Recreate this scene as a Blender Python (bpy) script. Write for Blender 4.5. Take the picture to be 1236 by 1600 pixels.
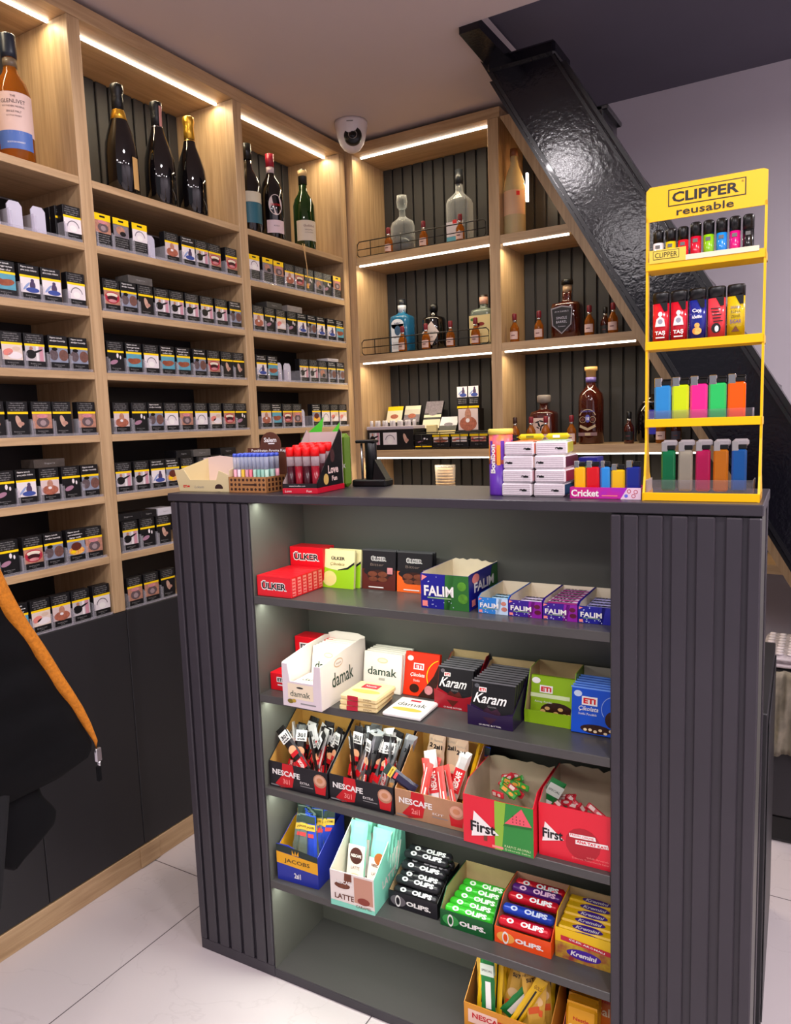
import bpy, math, random
from mathutils import Vector, Matrix
random.seed(7)
for o in list(bpy.data.objects): bpy.data.objects.remove(o)
SC = bpy.context.scene
COL = SC.collection
PI = math.pi
# ------------------------------------------------------------------ camera
cd = bpy.data.cameras.new('camera'); cam = bpy.data.objects.new('camera', cd); COL.objects.link(cam)
R_ = Vector((0.86180175, 0.50607373, -0.03445468)); U_ = Vector((-0.03046365, 0.1194402, 0.99237392)); F_ = Vector((-0.50632965, 0.85417997, -0.11835063))
cm = Matrix((R_, U_, -F_)).transposed().to_4x4(); cm.translation = Vector((0, 0, 1.29219))
cam.matrix_world = cm
cd.sensor_fit = 'VERTICAL'; cd.sensor_height = 36; cd.sensor_width = 27.8; cd.lens = 36 * 1151.45 / 1600; cd.clip_start = 0.02
SC.camera = cam
# ------------------------------------------------------------------ view, world, main lights
SC.view_settings.view_transform = 'Standard'; SC.view_settings.look = 'None'
SC.view_settings.exposure = -0.12; SC.view_settings.gamma = 1
w = bpy.data.worlds.new('world'); SC.world = w; w.use_nodes = True
w.node_tree.nodes['Background'].inputs[0].default_value = (0.80, 0.78, 0.86, 1); w.node_tree.nodes['Background'].inputs[1].default_value = 0.34

def area(name, loc, power, size, sizey=None, color=(1, 1, 1), rot=(0, 0, 0), shape='RECTANGLE', spread=180):
    l = bpy.data.lights.new(name, 'AREA'); l.energy = power; l.color = color; l.shape = shape; l.size = size
    if sizey: l.size_y = sizey
    l.spread = math.radians(spread)
    o = bpy.data.objects.new(name, l); COL.objects.link(o); o.location = loc; o.rotation_euler = rot
    return o
# ceiling downlights, outside the frame; the strongest is added to brighten the back wall
COOL = (1.0, 0.93, 0.95)
for i, (x, y, p) in enumerate([(-1.05, 1.25, 9.0), (-1.10, -0.30, 17), (0.15, 0.55, 15), (0.2, -0.7, 15), (1.05, 0.9, 14), (1.0, 1.85, 26), (1.0, -0.6, 12)]):
    area('downlight_and_fill', (x, y, 2.40), p, 0.16, color=COOL, shape='DISK')
area('ambient_fill_light', (0.1, -0.9, 2.38), 26, 1.3, 0.5, color=COOL)  # unseen area light added as ambient fill for the room
WARM = (1.0, 0.84, 0.56)
# strips under the tops of the left bays, and under the shelves of the back unit
for (y0, y1) in ((0.76, 1.335), (1.40, 1.955), (2.02, 2.57)):
    area('shelf_strip_light', (-1.806, (y0 + y1) / 2, 2.366), 1.9, 0.012, y1 - y0, color=WARM)
for (x0, x1, z, p) in ((-1.68, -1.12, 2.362, 1.9), (-1.68, -1.12, 1.927, 1.5), (-1.68, -1.12, 1.535, 1.4), (-1.68, -1.12, 1.142, 1.2),
                       (-1.05, -0.80, 1.920, .9), (-1.05, -0.59, 1.533, 1.1), (-1.05, -0.36, 1.150, 1.2)):
    area('shelf_strip_light', ((x0 + x1) / 2, 2.64, z), p, x1 - x0, 0.012, color=WARM)

area('shelf_strip_light', (-0.992, 2.70, 2.15), .7, .012, .12, color=WARM, rot=(0, -math.pi / 2, 0))

# ------------------------------------------------------------------ materials
def lin(h):
    h = h.lstrip('#'); c = [int(h[i:i + 2], 16) / 255 for i in (0, 2, 4)]
    return tuple((x / 12.92 if x <= .04045 else ((x + .055) / 1.055) ** 2.4) for x in c) + (1,)
_m = {}
def mat(hexc, rough=.5, metal=0, emit=0, trans=0, alpha=1, noise=0, nscale=40, hex2=None, bump=0, coat=0, name=None, vec=None, spec=.5, ior=1.45):
    key = (hexc, rough, metal, emit, trans, alpha, noise, nscale, hex2, bump, coat, name, vec, spec, ior)
    if key in _m: return _m[key]
    m = bpy.data.materials.new(name or 'finish'); m.use_nodes = True
    nt = m.node_tree; b = nt.nodes['Principled BSDF']; b.inputs['Base Color'].default_value = lin(hexc)
    b.inputs['Roughness'].default_value = rough; b.inputs['Metallic'].default_value = metal
    b.inputs['Transmission Weight'].default_value = trans; b.inputs['IOR'].default_value = ior
    b.inputs['Specular IOR Level'].default_value = spec; b.inputs['Coat Weight'].default_value = coat
    b.inputs['Coat Roughness'].default_value = .05
    if emit: b.inputs['Emission Color'].default_value = lin(hexc); b.inputs['Emission Strength'].default_value = emit
    if alpha < 1: b.inputs['Alpha'].default_value = alpha
    if noise or bump:
        tc = nt.nodes.new('ShaderNodeTexCoord'); mp = nt.nodes.new('ShaderNodeMapping')
        nt.links.new(tc.outputs['Object'], mp.inputs[0])
        if vec: mp.inputs['Scale'].default_value = vec
        nz = nt.nodes.new('ShaderNodeTexNoise'); nz.inputs['Scale'].default_value = nscale; nz.inputs['Detail'].default_value = 4
        nt.links.new(mp.outputs[0], nz.inputs['Vector'])
        if noise:
            mx = nt.nodes.new('ShaderNodeMix'); mx.data_type = 'RGBA'
            c = lin(hexc); c2 = lin(hex2) if hex2 else tuple(v * (1 - noise) for v in c[:3]) + (1,)
            mx.inputs[6].default_value = c; mx.inputs[7].default_value = c2
            rp = nt.nodes.new('ShaderNodeMapRange'); rp.inputs[1].default_value = .35; rp.inputs[2].default_value = .65
            nt.links.new(nz.outputs['Fac'], rp.inputs[0]); nt.links.new(rp.outputs[0], mx.inputs[0]); nt.links.new(mx.outputs[2], b.inputs['Base Color'])
        if bump:
            bp = nt.nodes.new('ShaderNodeBump'); bp.inputs['Strength'].default_value = bump; bp.inputs['Distance'].default_value = .002
            nt.links.new(nz.outputs['Fac'], bp.inputs['Height']); nt.links.new(bp.outputs[0], b.inputs['Normal'])
    _m[key] = m
    return m
def wood(name, vec, base='#C5A57E', dark='#A88862'):
    m = bpy.data.materials.new(name); m.use_nodes = True; nt = m.node_tree; b = nt.nodes['Principled BSDF']
    tc = nt.nodes.new('ShaderNodeTexCoord'); mp = nt.nodes.new('ShaderNodeMapping'); mp.inputs['Scale'].default_value = vec
    nt.links.new(tc.outputs['Object'], mp.inputs[0])
    nz = nt.nodes.new('ShaderNodeTexNoise'); nz.inputs['Scale'].default_value = 1; nz.inputs['Detail'].default_value = 8; nz.inputs['Roughness'].default_value = .62; nz.inputs['Distortion'].default_value = .4
    nt.links.new(mp.outputs[0], nz.inputs['Vector'])
    cr = nt.nodes.new('ShaderNodeValToRGB'); cr.color_ramp.elements[0].position = .3; cr.color_ramp.elements[0].color = lin(dark); cr.color_ramp.elements[1].position = .62; cr.color_ramp.elements[1].color = lin(base)
    nt.links.new(nz.outputs['Fac'], cr.inputs[0]); nt.links.new(cr.outputs[0], b.inputs['Base Color'])
    b.inputs['Roughness'].default_value = .48
    bp = nt.nodes.new('ShaderNodeBump'); bp.inputs['Strength'].default_value = .12; bp.inputs['Distance'].default_value = .001
    nt.links.new(nz.outputs['Fac'], bp.inputs['Height']); nt.links.new(bp.outputs[0], b.inputs['Normal'])
    return m
WV = wood('oak_vertical', (90, 90, 4)); WY = wood('oak_along_wall', (60, 4, 60)); WX = wood('oak_across', (4, 60, 60))
DARK = mat('#29282B', .42, name='charcoal_laminate', noise=.12, nscale=3)
DARKS = mat('#38363A', .5, name='charcoal_slats', noise=.1, nscale=6)
CHAR = mat('#37333A', .36, name='counter_laminate', noise=.1, nscale=5)
CHARI = mat('#5A5A54', .42, name='counter_inner', noise=.08, nscale=3)
SLATB = mat('#312F2F', .6, name='slat_board', noise=.1, nscale=8)
LEDM = mat('#FFF8EC', .5, emit=7, name='led_diffuser')
LEDC = mat('#EAF5E4', .5, emit=4, name='led_diffuser_cool')
BLACK = mat('#0B0B0D', .35); BLK = mat('#141316', .4, name='black_card'); WHT = mat('#F2EEEA', .45, name='white_print'); GRY = mat('#8C8A8A', .5)
YEL = mat('#FFD400', .45, name='yellow_print'); RED = mat('#D5101C', .35, name='red_print')
KRAFT = mat('#B8873F', .75, name='kraft_board', noise=.12, nscale=30); KRAFTL = mat('#D3B684', .75, name='kraft_light', noise=.1, nscale=30)
CREAM = mat('#E9DCC3', .7, name='cream_board', noise=.05, nscale=30); SILV = mat('#C9C9CC', .25, 1, name='silver')
FOIL = mat('#9FA1A6', .34, .8, bump=.35, nscale=60, name='crinkled_foil')
def clear(name, tint='#FFFFFF', a=.22, rough=.06):
    m = bpy.data.materials.new(name); m.use_nodes = True; nt = m.node_tree; nt.nodes.clear()
    out = nt.nodes.new('ShaderNodeOutputMaterial'); tr = nt.nodes.new('ShaderNodeBsdfTransparent'); tr.inputs[0].default_value = lin(tint)
    gl = nt.nodes.new('ShaderNodeBsdfPrincipled'); gl.inputs['Base Color'].default_value = lin(tint); gl.inputs['Roughness'].default_value = rough
    fr = nt.nodes.new('ShaderNodeLayerWeight'); fr.inputs[0].default_value = .35
    mr = nt.nodes.new('ShaderNodeMapRange'); mr.inputs[3].default_value = a; mr.inputs[4].default_value = .7
    mx = nt.nodes.new('ShaderNodeMixShader'); nt.links.new(fr.outputs['Facing'], mr.inputs[0]); nt.links.new(mr.outputs[0], mx.inputs[0])
    nt.links.new(tr.outputs[0], mx.inputs[1]); nt.links.new(gl.outputs[0], mx.inputs[2]); nt.links.new(mx.outputs[0], out.inputs[0])
    return m
ACR = clear('clear_acrylic', '#F4F2F6', .035); GLASS = clear('clear_glass', '#EEF2F2', .06, .03)

# ------------------------------------------------------------------ mesh builder
_gl = {}
def glyphs(s, bold=0):
    k = (s, bold)
    if k in _gl: return _gl[k]
    c = bpy.data.curves.new('t', 'FONT'); c.body = s; c.size = 1; c.resolution_u = 1 if len(s) > 9 else 2; c.offset = bold
    o = bpy.data.objects.new('t', c); me = bpy.data.meshes.new_from_object(o)
    vs = [(v.co.x, v.co.y) for v in me.vertices]; fs = [tuple(p.vertices) for p in me.polygons]
    bpy.data.objects.remove(o); bpy.data.curves.remove(c); bpy.data.meshes.remove(me)
    xs = [v[0] for v in vs] or [0, 1]; ys = [v[1] for v in vs] or [0, 1]
    a = (vs, fs, (min(xs), max(xs), min(ys), max(ys))); _gl[k] = a
    return a
class Art:
    def __init__(s, M, o, ex, ey):
        s.M = M; s.o = Vector(o); s.ex = Vector(ex).normalized(); s.ey = Vector(ey).normalized(); s.n = s.ex.cross(s.ey).normalized()
    def P(s, x, y, l): return s.o + s.ex * x + s.ey * y + s.n * (.0003 * l)
    def poly(s, pts, mt, l=1): s.M.add([s.P(x, y, l) for x, y in pts], [tuple(range(len(pts)))], mt)
    def rect(s, x, y, w, h, mt, l=1): s.poly([(x, y), (x + w, y), (x + w, y + h), (x, y + h)], mt, l)
    def ell(s, cx, cy, rx, ry, mt, l=1, n=18, rot=0):
        c, q = math.cos(rot), math.sin(rot); pts = []
        for i in range(n):
            a = 2 * PI * i / n; x = rx * math.cos(a); y = ry * math.sin(a); pts.append((cx + x * c - y * q, cy + x * q + y * c))
        s.poly(pts, mt, l)
    def arc(s, cx, cy, r, t, a0, a1, mt, l=1, n=14, sy=1):
        vs = []; 
        for i in range(n + 1):
            a = a0 + (a1 - a0) * i / n
            for rr in (r, r + t): vs.append(s.P(cx + rr * math.cos(a), cy + rr * sy * math.sin(a), l))
        s.M.add(vs, [(2 * i, 2 * i + 1, 2 * i + 3, 2 * i + 2) for i in range(n)], mt)
    def text(s, t, cx, cy, w, h, mt, l=2, bold=0, slant=0, rot=0):
        vs, fs, (x0, x1, y0, y1) = glyphs(t, bold)
        kx = w / (x1 - x0) if w else h / (y1 - y0); ky = h / (y1 - y0) if h else kx
        c, q = math.cos(rot), math.sin(rot); out = []
        for x, y in vs:
            X = (x - (x0 + x1) / 2) * kx; Y = (y - (y0 + y1) / 2) * ky; X += Y * slant
            out.append(s.P(cx + X * c - Y * q, cy + X * q + Y * c, l))
        s.M.add(out, fs, mt)
class M:
    def __init__(s): s.v = []; s.f = []; s.mi = []; s.sm = []; s.mats = []; s.T = Matrix.Identity(4)
    def add(s, vs, fs, mt, smooth=False):
        if mt not in s.mats: s.mats.append(mt)
        k = s.mats.index(mt); b = len(s.v); s.v += [s.T @ Vector(p) for p in vs]
        for f in fs: s.f.append(tuple(b + i for i in f)); s.mi.append(k); s.sm.append(smooth)
    def art(s, o, ex=(1, 0, 0), ey=(0, 0, 1)): return Art(s, o, ex, ey)
    def box(s, x0, x1, y0, y1, z0, z1, mt, b=0):
        if b <= 0:
            vs = [(x, y, z) for z in (z0, z1) for y in (y0, y1) for x in (x0, x1)]
            s.add(vs, [(0, 2, 3, 1), (4, 5, 7, 6), (0, 1, 5, 4), (1, 3, 7, 5), (3, 2, 6, 7), (2, 0, 4, 6)], mt); return
        b = min(b, (x1 - x0) * .49, (y1 - y0) * .49, (z1 - z0) * .49)
        c = ((x0 + x1) / 2, (y0 + y1) / 2, (z0 + z1) / 2); h = ((x1 - x0) / 2, (y1 - y0) / 2, (z1 - z0) / 2); idx = {}; vs = []
        for sx in (-1, 1):
            for sy in (-1, 1):
                for sz in (-1, 1):
                    for a in range(3):
                        sg = (sx, sy, sz); idx[(sx, sy, sz, a)] = len(vs)
                        vs.append(tuple(c[i] + sg[i] * (h[i] - (0 if i == a else b)) for i in range(3)))
        fs = []
        for a in range(3):
            i, j = [(1, 2), (2, 0), (0, 1)][a]
            for sg in (-1, 1):
                q = []
                for p, r in ((-1, -1), (1, -1), (1, 1), (-1, 1)):
                    k = [0, 0, 0]; k[a] = sg; k[i] = p; k[j] = r; q.append(idx[(*k, a)])
                fs.append(tuple(q if sg > 0 else q[::-1]))
        for a in range(3):
            i, j = [(1, 2), (2, 0), (0, 1)][a]
            for p in (-1, 1):
                for r in (-1, 1):
                    k0 = [0, 0, 0]; k0[i] = p; k0[j] = r; k1 = list(k0); k0[a] = -1; k1[a] = 1
                    q = [idx[(*k0, i)], idx[(*k1, i)], idx[(*k1, j)], idx[(*k0, j)]]
                    fs.append(tuple(q if p * r < 0 else q[::-1]))
        for sx in (-1, 1):
            for sy in (-1, 1):
                for sz in (-1, 1):
                    q = [idx[(sx, sy, sz, a)] for a in range(3)]; fs.append(tuple(q if sx * sy * sz > 0 else q[::-1]))
        s.add(vs, fs, mt)
    def prism(s, pts, o, ex, ey, t, mt, mb=None):
        o = Vector(o); ex = Vector(ex); ey = Vector(ey); n = ex.cross(ey).normalized(); k = len(pts)
        a = [o + ex * x + ey * y for x, y in pts]; bk = [p - n * t for p in a]
        s.add(a + bk, [tuple(range(k))] + [(i, k + i, k + (i + 1) % k, (i + 1) % k) for i in range(k)], mt)
        s.add(bk, [tuple(range(k))[::-1]], mb or mt)
    def lathe(s, prof, mt, seg=24, cx=0, cy=0, sq=0, sx=1, sy=1, a0=0, a1=2 * PI, smooth=True, z=0):
        full = abs(a1 - a0 - 2 * PI) < 1e-6; n = seg if full else seg + 1; vs = []; fs = []
        for r, h in prof:
            for i in range(n):
                a = a0 + (a1 - a0) * i / seg; c, q = math.cos(a), math.sin(a); k = r
                if sq:
                    e = 2 + sq; k = r / ((abs(c) ** e + abs(q) ** e) ** (1 / e))
                vs.append((cx + k * c * sx, cy + k * q * sy, z + h))
        for j in range(len(prof) - 1):
            for i in range(seg):
                i2 = (i + 1) % n; fs.append((j * n + i, j * n + i2, (j + 1) * n + i2, (j + 1) * n + i))
        if full:
            if prof[0][0] > 1e-5: fs.append(tuple(range(n))[::-1])
            if prof[-1][0] > 1e-5: fs.append(tuple((len(prof) - 1) * n + i for i in range(n)))
        s.add(vs, fs, mt, smooth)
    def tube(s, path, r, mt, seg=8):
        path = [Vector(p) for p in path]; vs = []; fs = []
        for i, p in enumerate(path):
            d = (path[min(i + 1, len(path) - 1)] - path[max(i - 1, 0)]).normalized()
            u = d.cross(Vector((0, 0, 1))); u = u.normalized() if u.length > .01 else Vector((1, 0, 0)); v = d.cross(u)
            rr = r[i] if isinstance(r, (list, tuple)) else r
            for k in range(seg):
                a = 2 * PI * k / seg; vs.append(p + (u * math.cos(a) + v * math.sin(a)) * rr)
        for i in range(len(path) - 1):
            for k in range(seg): fs.append((i * seg + k, i * seg + (k + 1) % seg, (i + 1) * seg + (k + 1) % seg, (i + 1) * seg + k))
        fs.append(tuple(range(seg))[::-1]); fs.append(tuple((len(path) - 1) * seg + k for k in range(seg)))
        s.add(vs, fs, mt, True)
    def mesh(s, name):
        me = bpy.data.meshes.new(name); me.from_pydata([tuple(v) for v in s.v], [], s.f); me.polygons.foreach_set('material_index', s.mi)
        me.polygons.foreach_set('use_smooth', s.sm)
        for m in s.mats: me.materials.append(m)
        me.update(); return me
def put(o, loc, rz): o.location = loc; o.rotation_euler = (0, 0, rz)
def tag(o, label=None, cat=None, group=None, kind=None):
    if label: o['label'] = label
    if cat: o['category'] = cat
    if group: o['group'] = group
    if kind: o['kind'] = kind
    return o
def solo(m, name, label, cat, P=None, group=None):
    o = bpy.data.objects.new(name, m if isinstance(m, bpy.types.Mesh) else m.mesh(name)); COL.objects.link(o)
    if P: put(o, *P)
    return tag(o, label, cat, group)
def struct(m, name, P=None):
    o = bpy.data.objects.new(name, m.mesh(name)); COL.objects.link(o); o['kind'] = 'structure'
    if P: put(o, *P)
    return o
def thing(name, label, cat, P, group=None):
    o = bpy.data.objects.new(name, None); o.empty_display_size = .05; COL.objects.link(o); put(o, *P); return tag(o, label, cat, group)
def part(m, name, parent, label=None):
    o = bpy.data.objects.new(name, m if isinstance(m, bpy.types.Mesh) else m.mesh(name)); COL.objects.link(o); o.parent = parent
    if label: o['label'] = label
    return o
XL = -1.7358; YB = 2.62; RC = 0.0315
CAX = Vector((math.cos(RC), math.sin(RC), 0)); CNV = Vector((-math.sin(RC), math.cos(RC), 0)); U0 = -1.2891; YC = 1.2529
def CN(u, v, z, r=0): return (CAX * (u + U0) + CNV * (YC + v) + Vector((0, 0, z)), RC + r)      # counter frame
def LW(y, z, d=.012): return (Vector((XL - d, y, z)), PI / 2)                                     # left wall frame (local x = along wall)
def BW(x, y, z, r=0): return (Vector((x, y, z)), r)
O0 = (Vector((0, 0, 0)), 0)
def rot(axis, deg): return Matrix.Rotation(math.radians(deg), 4, axis)
def tr(x, y, z): return Matrix.Translation((x, y, z))
ORD = ['first', 'second', 'third', 'fourth', 'fifth', 'sixth', 'seventh', 'eighth', 'ninth', 'tenth', 'eleventh']

# ================================================================== ROOM
m = bpy.data.materials.new('marble_tiles'); m.use_nodes = True; nt = m.node_tree; b = nt.nodes['Principled BSDF']
tc = nt.nodes.new('ShaderNodeTexCoord'); sp = nt.nodes.new('ShaderNodeSeparateXYZ'); nt.links.new(tc.outputs['Object'], sp.inputs[0])
def node(t, op=None, ins=(), **k):
    n = nt.nodes.new(t)
    if op: n.operation = op
    for i, v in enumerate(ins):
        if hasattr(v, 'links') or hasattr(v, 'is_linked'): nt.links.new(v, n.inputs[i])
        else: n.inputs[i].default_value = v
    return n
def joint(sock, off, per):
    a = node('ShaderNodeMath', 'ADD', (sock, off)); a = node('ShaderNodeMath', 'DIVIDE', (a.outputs[0], per)); a = node('ShaderNodeMath', 'FRACT', (a.outputs[0],))
    return node('ShaderNodeMath', 'LESS_THAN', (a.outputs[0], .003 / per)).outputs[0]
j = node('ShaderNodeMath', 'MAXIMUM', (joint(sp.outputs[0], 1.4545 + 6.2, .62), joint(sp.outputs[1], -1.4185 + 6.6, .66)))
nz = node('ShaderNodeTexNoise'); nz.inputs['Scale'].default_value = 1.6; nz.inputs['Detail'].default_value = 9; nz.inputs['Distortion'].default_value = 1.6; nt.links.new(tc.outputs['Object'], nz.inputs['Vector'])
v1 = node('ShaderNodeMath', 'SUBTRACT', (nz.outputs['Fac'], .5)); v1 = node('ShaderNodeMath', 'ABSOLUTE', (v1.outputs[0],))
v1 = node('ShaderNodeMapRange', None, (v1.outputs[0], 0, .006, .22, 0))
c1 = node('ShaderNodeMix'); c1.data_type = 'RGBA'; c1.inputs[6].default_value = lin('#C6BDBF'); c1.inputs[7].default_value = lin('#A69C9E'); nt.links.new(v1.outputs[0], c1.inputs[0])
c2 = node('ShaderNodeMix'); c2.data_type = 'RGBA'; nt.links.new(c1.outputs[2], c2.inputs[6]); c2.inputs[7].default_value = lin('#5E5658'); nt.links.new(j.outputs[0], c2.inputs[0])
nt.links.new(c2.outputs[2], b.inputs['Base Color']); b.inputs['Roughness'].default_value = .2
FLOORM = m
q = M(); q.box(-2.1, 1.7, -2.0, 3.25, -.05, 0, FLOORM); struct(q, 'floor')
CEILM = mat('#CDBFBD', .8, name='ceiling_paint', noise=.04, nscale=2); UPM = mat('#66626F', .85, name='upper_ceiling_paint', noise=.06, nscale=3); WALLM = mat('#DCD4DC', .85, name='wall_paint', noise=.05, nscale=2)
q = M(); q.box(-2.1, 1.7, -2.0, 2.09, 2.43, 2.55, CEILM); q.box(-2.1, -.97, 2.09, 3.25, 2.43, 2.55, CEILM); struct(q, 'ceiling')
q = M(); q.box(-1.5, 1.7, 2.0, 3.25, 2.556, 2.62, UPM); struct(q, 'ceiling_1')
q = M(); q.box(-2.1, 1.7, 3.20, 3.28, 0, 2.6, WALLM); struct(q, 'wall_back')
q = M(); q.box(-2.15, -2.04, -2.0, 3.25, 0, 2.6, WALLM); struct(q, 'wall_left')
q = M(); q.box(1.65, 1.72, -2.0, 3.25, 0, 2.6, WALLM); struct(q, 'wall_right')

# ================================================================== LEFT SHELVING UNIT
unit = thing('shelving_unit', 'tall oak wall shelving with three bays full of cigarette packs and dark lower doors', 'shelf', O0)
XB = -2.005; SZ = [1.972, 1.802, 1.630, 1.461, 1.291, 1.121, .951, .786]
BAYS = [(0.74, 1.3476), (1.3868, 1.9655), (2.0059, 2.5798)]
for y0, y1 in ((0.70, .74), (1.3476, 1.3868), (1.9655, 2.0059), (2.5798, 2.619)):
    q = M(); q.box(XB, XL, y0, y1, .7865, 2.376, WV, .0012); part(q, 'upright', unit)
q = M(); q.box(XB, XL + .001, .70, 2.619, 2.3765, 2.416, WY, .0012); part(q, 'top_panel', unit)
q = M(); q.box(XB + .012, XL, .70, 2.619, .0, .0655, WY, .001); part(q, 'plinth', unit)
for bi, (y0, y1) in enumerate(BAYS):
    for k, z in enumerate(SZ):
        q = M(); q.box(XB + .014, XL - (.0006 if k < 7 else .019), y0 + .0004, y1 - .0004, z - .02, z, WY, .001); part(q, 'shelf', unit)
    q = M(); q.box(XB, XB + .004, y0, y1, 1.99, 2.376, SLATB)
    n = 12; st = (y1 - y0) / n
    for i in range(n): q.box(XB + .004, XB + .014, y0 + i * st + .005, y0 + (i + 1) * st - .003, 1.974, 2.375, SLATB, .002)
    part(q, 'slatted_back_panel', unit)
    q = M(); q.box(XB, XB + .006, y0, y1, .79, 1.95, DARK); part(q, 'back_panel', unit)
    q = M(); q.box(-1.8095, -1.8025, y0 + .004, y1 - .004, 2.369, 2.3768, LEDM); part(q, 'led_strip', unit, 'glowing led strip')
for y0, y1 in ((.70, 1.0745), (1.0765, 1.3875), (1.3895, 1.98), (1.982, 2.619)):
    q = M(); q.box(XL - .018, XL - .001, y0, y1, .069, .7845, DARK, .0012); part(q, 'door', unit)
q = M(); q.box(XL + .0005, XL + .004, 1.368, 1.44, .002, .066, WY, .001); part(q, 'plinth_joint', unit)
# corner filler + back unit
bu = thing('shelving_unit', 'oak wall shelving across the back with lit liquor shelves and a slanted right side', 'shelf', O0)
BY1 = 2.875
q = M(); q.box(-1.7750, -1.7125, 2.6225, 2.64, .0, 2.416, WV, .001); part(q, 'filler_strip', bu)
q = M(); q.box(-1.712, -1.700, YB, BY1, .0, 2.376, WV, .001); part(q, 'side_panel', bu)
q = M(); q.box(-1.110, -1.068, YB, BY1, .0, 2.376, WV, .001); part(q, 'divider', bu)
q = M(); q.box(-1.712, -1.062, YB - .001, BY1, 2.3765, 2.412, WX, .001); part(q, 'top_panel', bu)
def xin(z): return -0.594 + (1.579 - z) / 1.7061 - .0      # inner line of the slanted side
for z in (1.972, 1.579, 1.186, .80):
    q = M(); q.box(-1.6996, -1.1104, YB + .0006, BY1 - .016, z - .03, z, WX, .001); part(q, 'shelf', bu)
for z in (1.966, 1.579, 1.196, .80):
    q = M(); x1 = xin(z) + .004; dx = .03 / 1.7061
    q.prism([(-1.0676, z - .03), (x1 + dx, z - .03), (x1, z), (-1.0676, z)], (0, YB + .0006, 0), (1, 0, 0), (0, 0, 1), BY1 - .02 - YB, WX); part(q, 'shelf', bu)
q = M(); zt, zb = 2.376, .0
q.prism([(xin(zt), zt), (xin(zb), zb), (xin(zb) + .040, zb), (xin(zt) + .040, zt)][::-1], (0, YB, 0), (1, 0, 0), (0, 0, 1), BY1 - YB, WV)
part(q, 'slanted_side_panel', bu)
q = M(); q.box(-1.7, -1.11, BY1 - .004, BY1, .8, 2.376, SLATB)
for i in range(12): q.box(-1.6985 + i * .0488, -1.6985 + i * .0488 + .042, BY1 - .0155, BY1 - .004, .8, 2.375, SLATB, .002)
part(q, 'slatted_back_panel', bu)
q = M()
for i in range(18):
    x0 = -1.066 + i * .0488; zt = min(2.375, 1.579 - (x0 + .042 + .594) * 1.7061 + .03)
    if zt < .85: break
    q.box(x0, x0 + .042, BY1 - .0155, BY1 - .004, .8, zt, SLATB, .002)
q.prism([(-1.068, .8), (xin(.8), .8), (xin(2.3), 2.3), (-1.068, 2.37)], (0, BY1 - .004, 0), (1, 0, 0), (0, 0, 1), .004, SLATB)
part(q, 'slatted_back_panel', bu)
for x0, x1, z, y in ((-1.69, -1.115, 2.3768, 2.672), (-1.69, -1.115, 1.9425, 2.634), (-1.69, -1.115, 1.5495, 2.634), (-1.69, -1.115, 1.1565, 2.634), (-1.06, -.815, 1.9365, 2.634), (-1.06, -.585, 1.5495, 2.634), (-1.06, -.36, 1.1665, 2.634)):
    q = M(); q.box(x0, x1, y - .004, y + .004, z - .006, z, LEDM); part(q, 'led_strip', bu, 'glowing led strip')
q = M(); q.box(-.995, -.988, 2.70, 2.71, 2.09, 2.19, LEDM); part(q, 'led_strip', bu, 'short upright led strip')

# ================================================================== STAIR STRINGER
BST = mat('#0B0A12', .17, name='black_gloss_paint', bump=.38, nscale=85, spec=.55)
BSD = mat('#0B0A10', .3, name='black_gloss_trim', coat=.3)
st = thing('staircase', 'glossy black painted steel staircase stringer slanting down from the ceiling', 'staircase', O0)
YS = 2.30
def lb(z): return -.995 + (2.425 - z) / 1.7198
def ltp(z): return -.755 + (2.389 - z) / 1.6874
q = M(); q.prism([(lb(0), 0), (ltp(0), 0), (ltp(2.389), 2.389), (-.972, 2.408), (lb(2.425), 2.425)], (0, YS, 0), (1, 0, 0), (0, 0, 1), .012, BST); part(q, 'web_plate', st)
q = M()
for f0, s_, e in ((lb, .004, .012), (ltp, -.014, .010)):
    q.prism([(f0(0) + s_, 0), (f0(0) + s_ + e, 0), (f0(2.38) + s_ + e, 2.38), (f0(2.38) + s_, 2.38)], (0, YS - .005, 0), (1, 0, 0), (0, 0, 1), .005, BSD)
part(q, 'weld_seam', st)
q = M(); q.prism([(ltp(0) - .001, 0), (ltp(0) + .016, 0), (ltp(2.36) + .016, 2.36), (ltp(2.36) - .001, 2.36)], (0, YS + .012, 0), (1, 0, 0), (0, 0, 1), .10, BSD); part(q, 'flange', st)
q = M(); q.prism([(lb(0) - .012, 0), (lb(0) + .004, 0), (lb(2.36) + .004, 2.36), (lb(2.36) - .012, 2.36)], (0, YS + .012, 0), (1, 0, 0), (0, 0, 1), .10, BSD); part(q, 'flange', st)
q = M(); q.box(-.968, -.748, YS - .012, YS + .15, 2.378, 2.422, BST, .008); part(q, 'top_plate', st)
q = M(); q.prism([(-.968, 2.09), (-.905, 2.09), (-.90, 2.42), (-.985, 2.42)], (0, 0, 2.44), (1, 0, 0), (0, 1, 0), .03, BST); part(q, 'ceiling_bracket', st)
q = M(); q.box(-.66, -.615, YS + .03, YS + .2, 2.10, 2.215, BSD, .004); q.box(-.668, -.60, YS + .03, YS + .2, 2.20, 2.215, BSD, .003); part(q, 'tread_bracket', st)

for i in range(11):  # unseen treads and risers, added to shade the wall under the stairs
    z_ = .16 + i * .2
    q = M(); q.box(lb(z_ + .03) + .022, ltp(z_ + .03) - .004, YS + .013, 3.19, z_, z_ + .03, BSD, .003); q.box(lb(z_) + .030, lb(z_) + .036, YS + .013, 3.19, z_ + .0305, min(z_ + .1995, 2.38), BSD)
    part(q, 'unseen_shade_tread', st)

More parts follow.
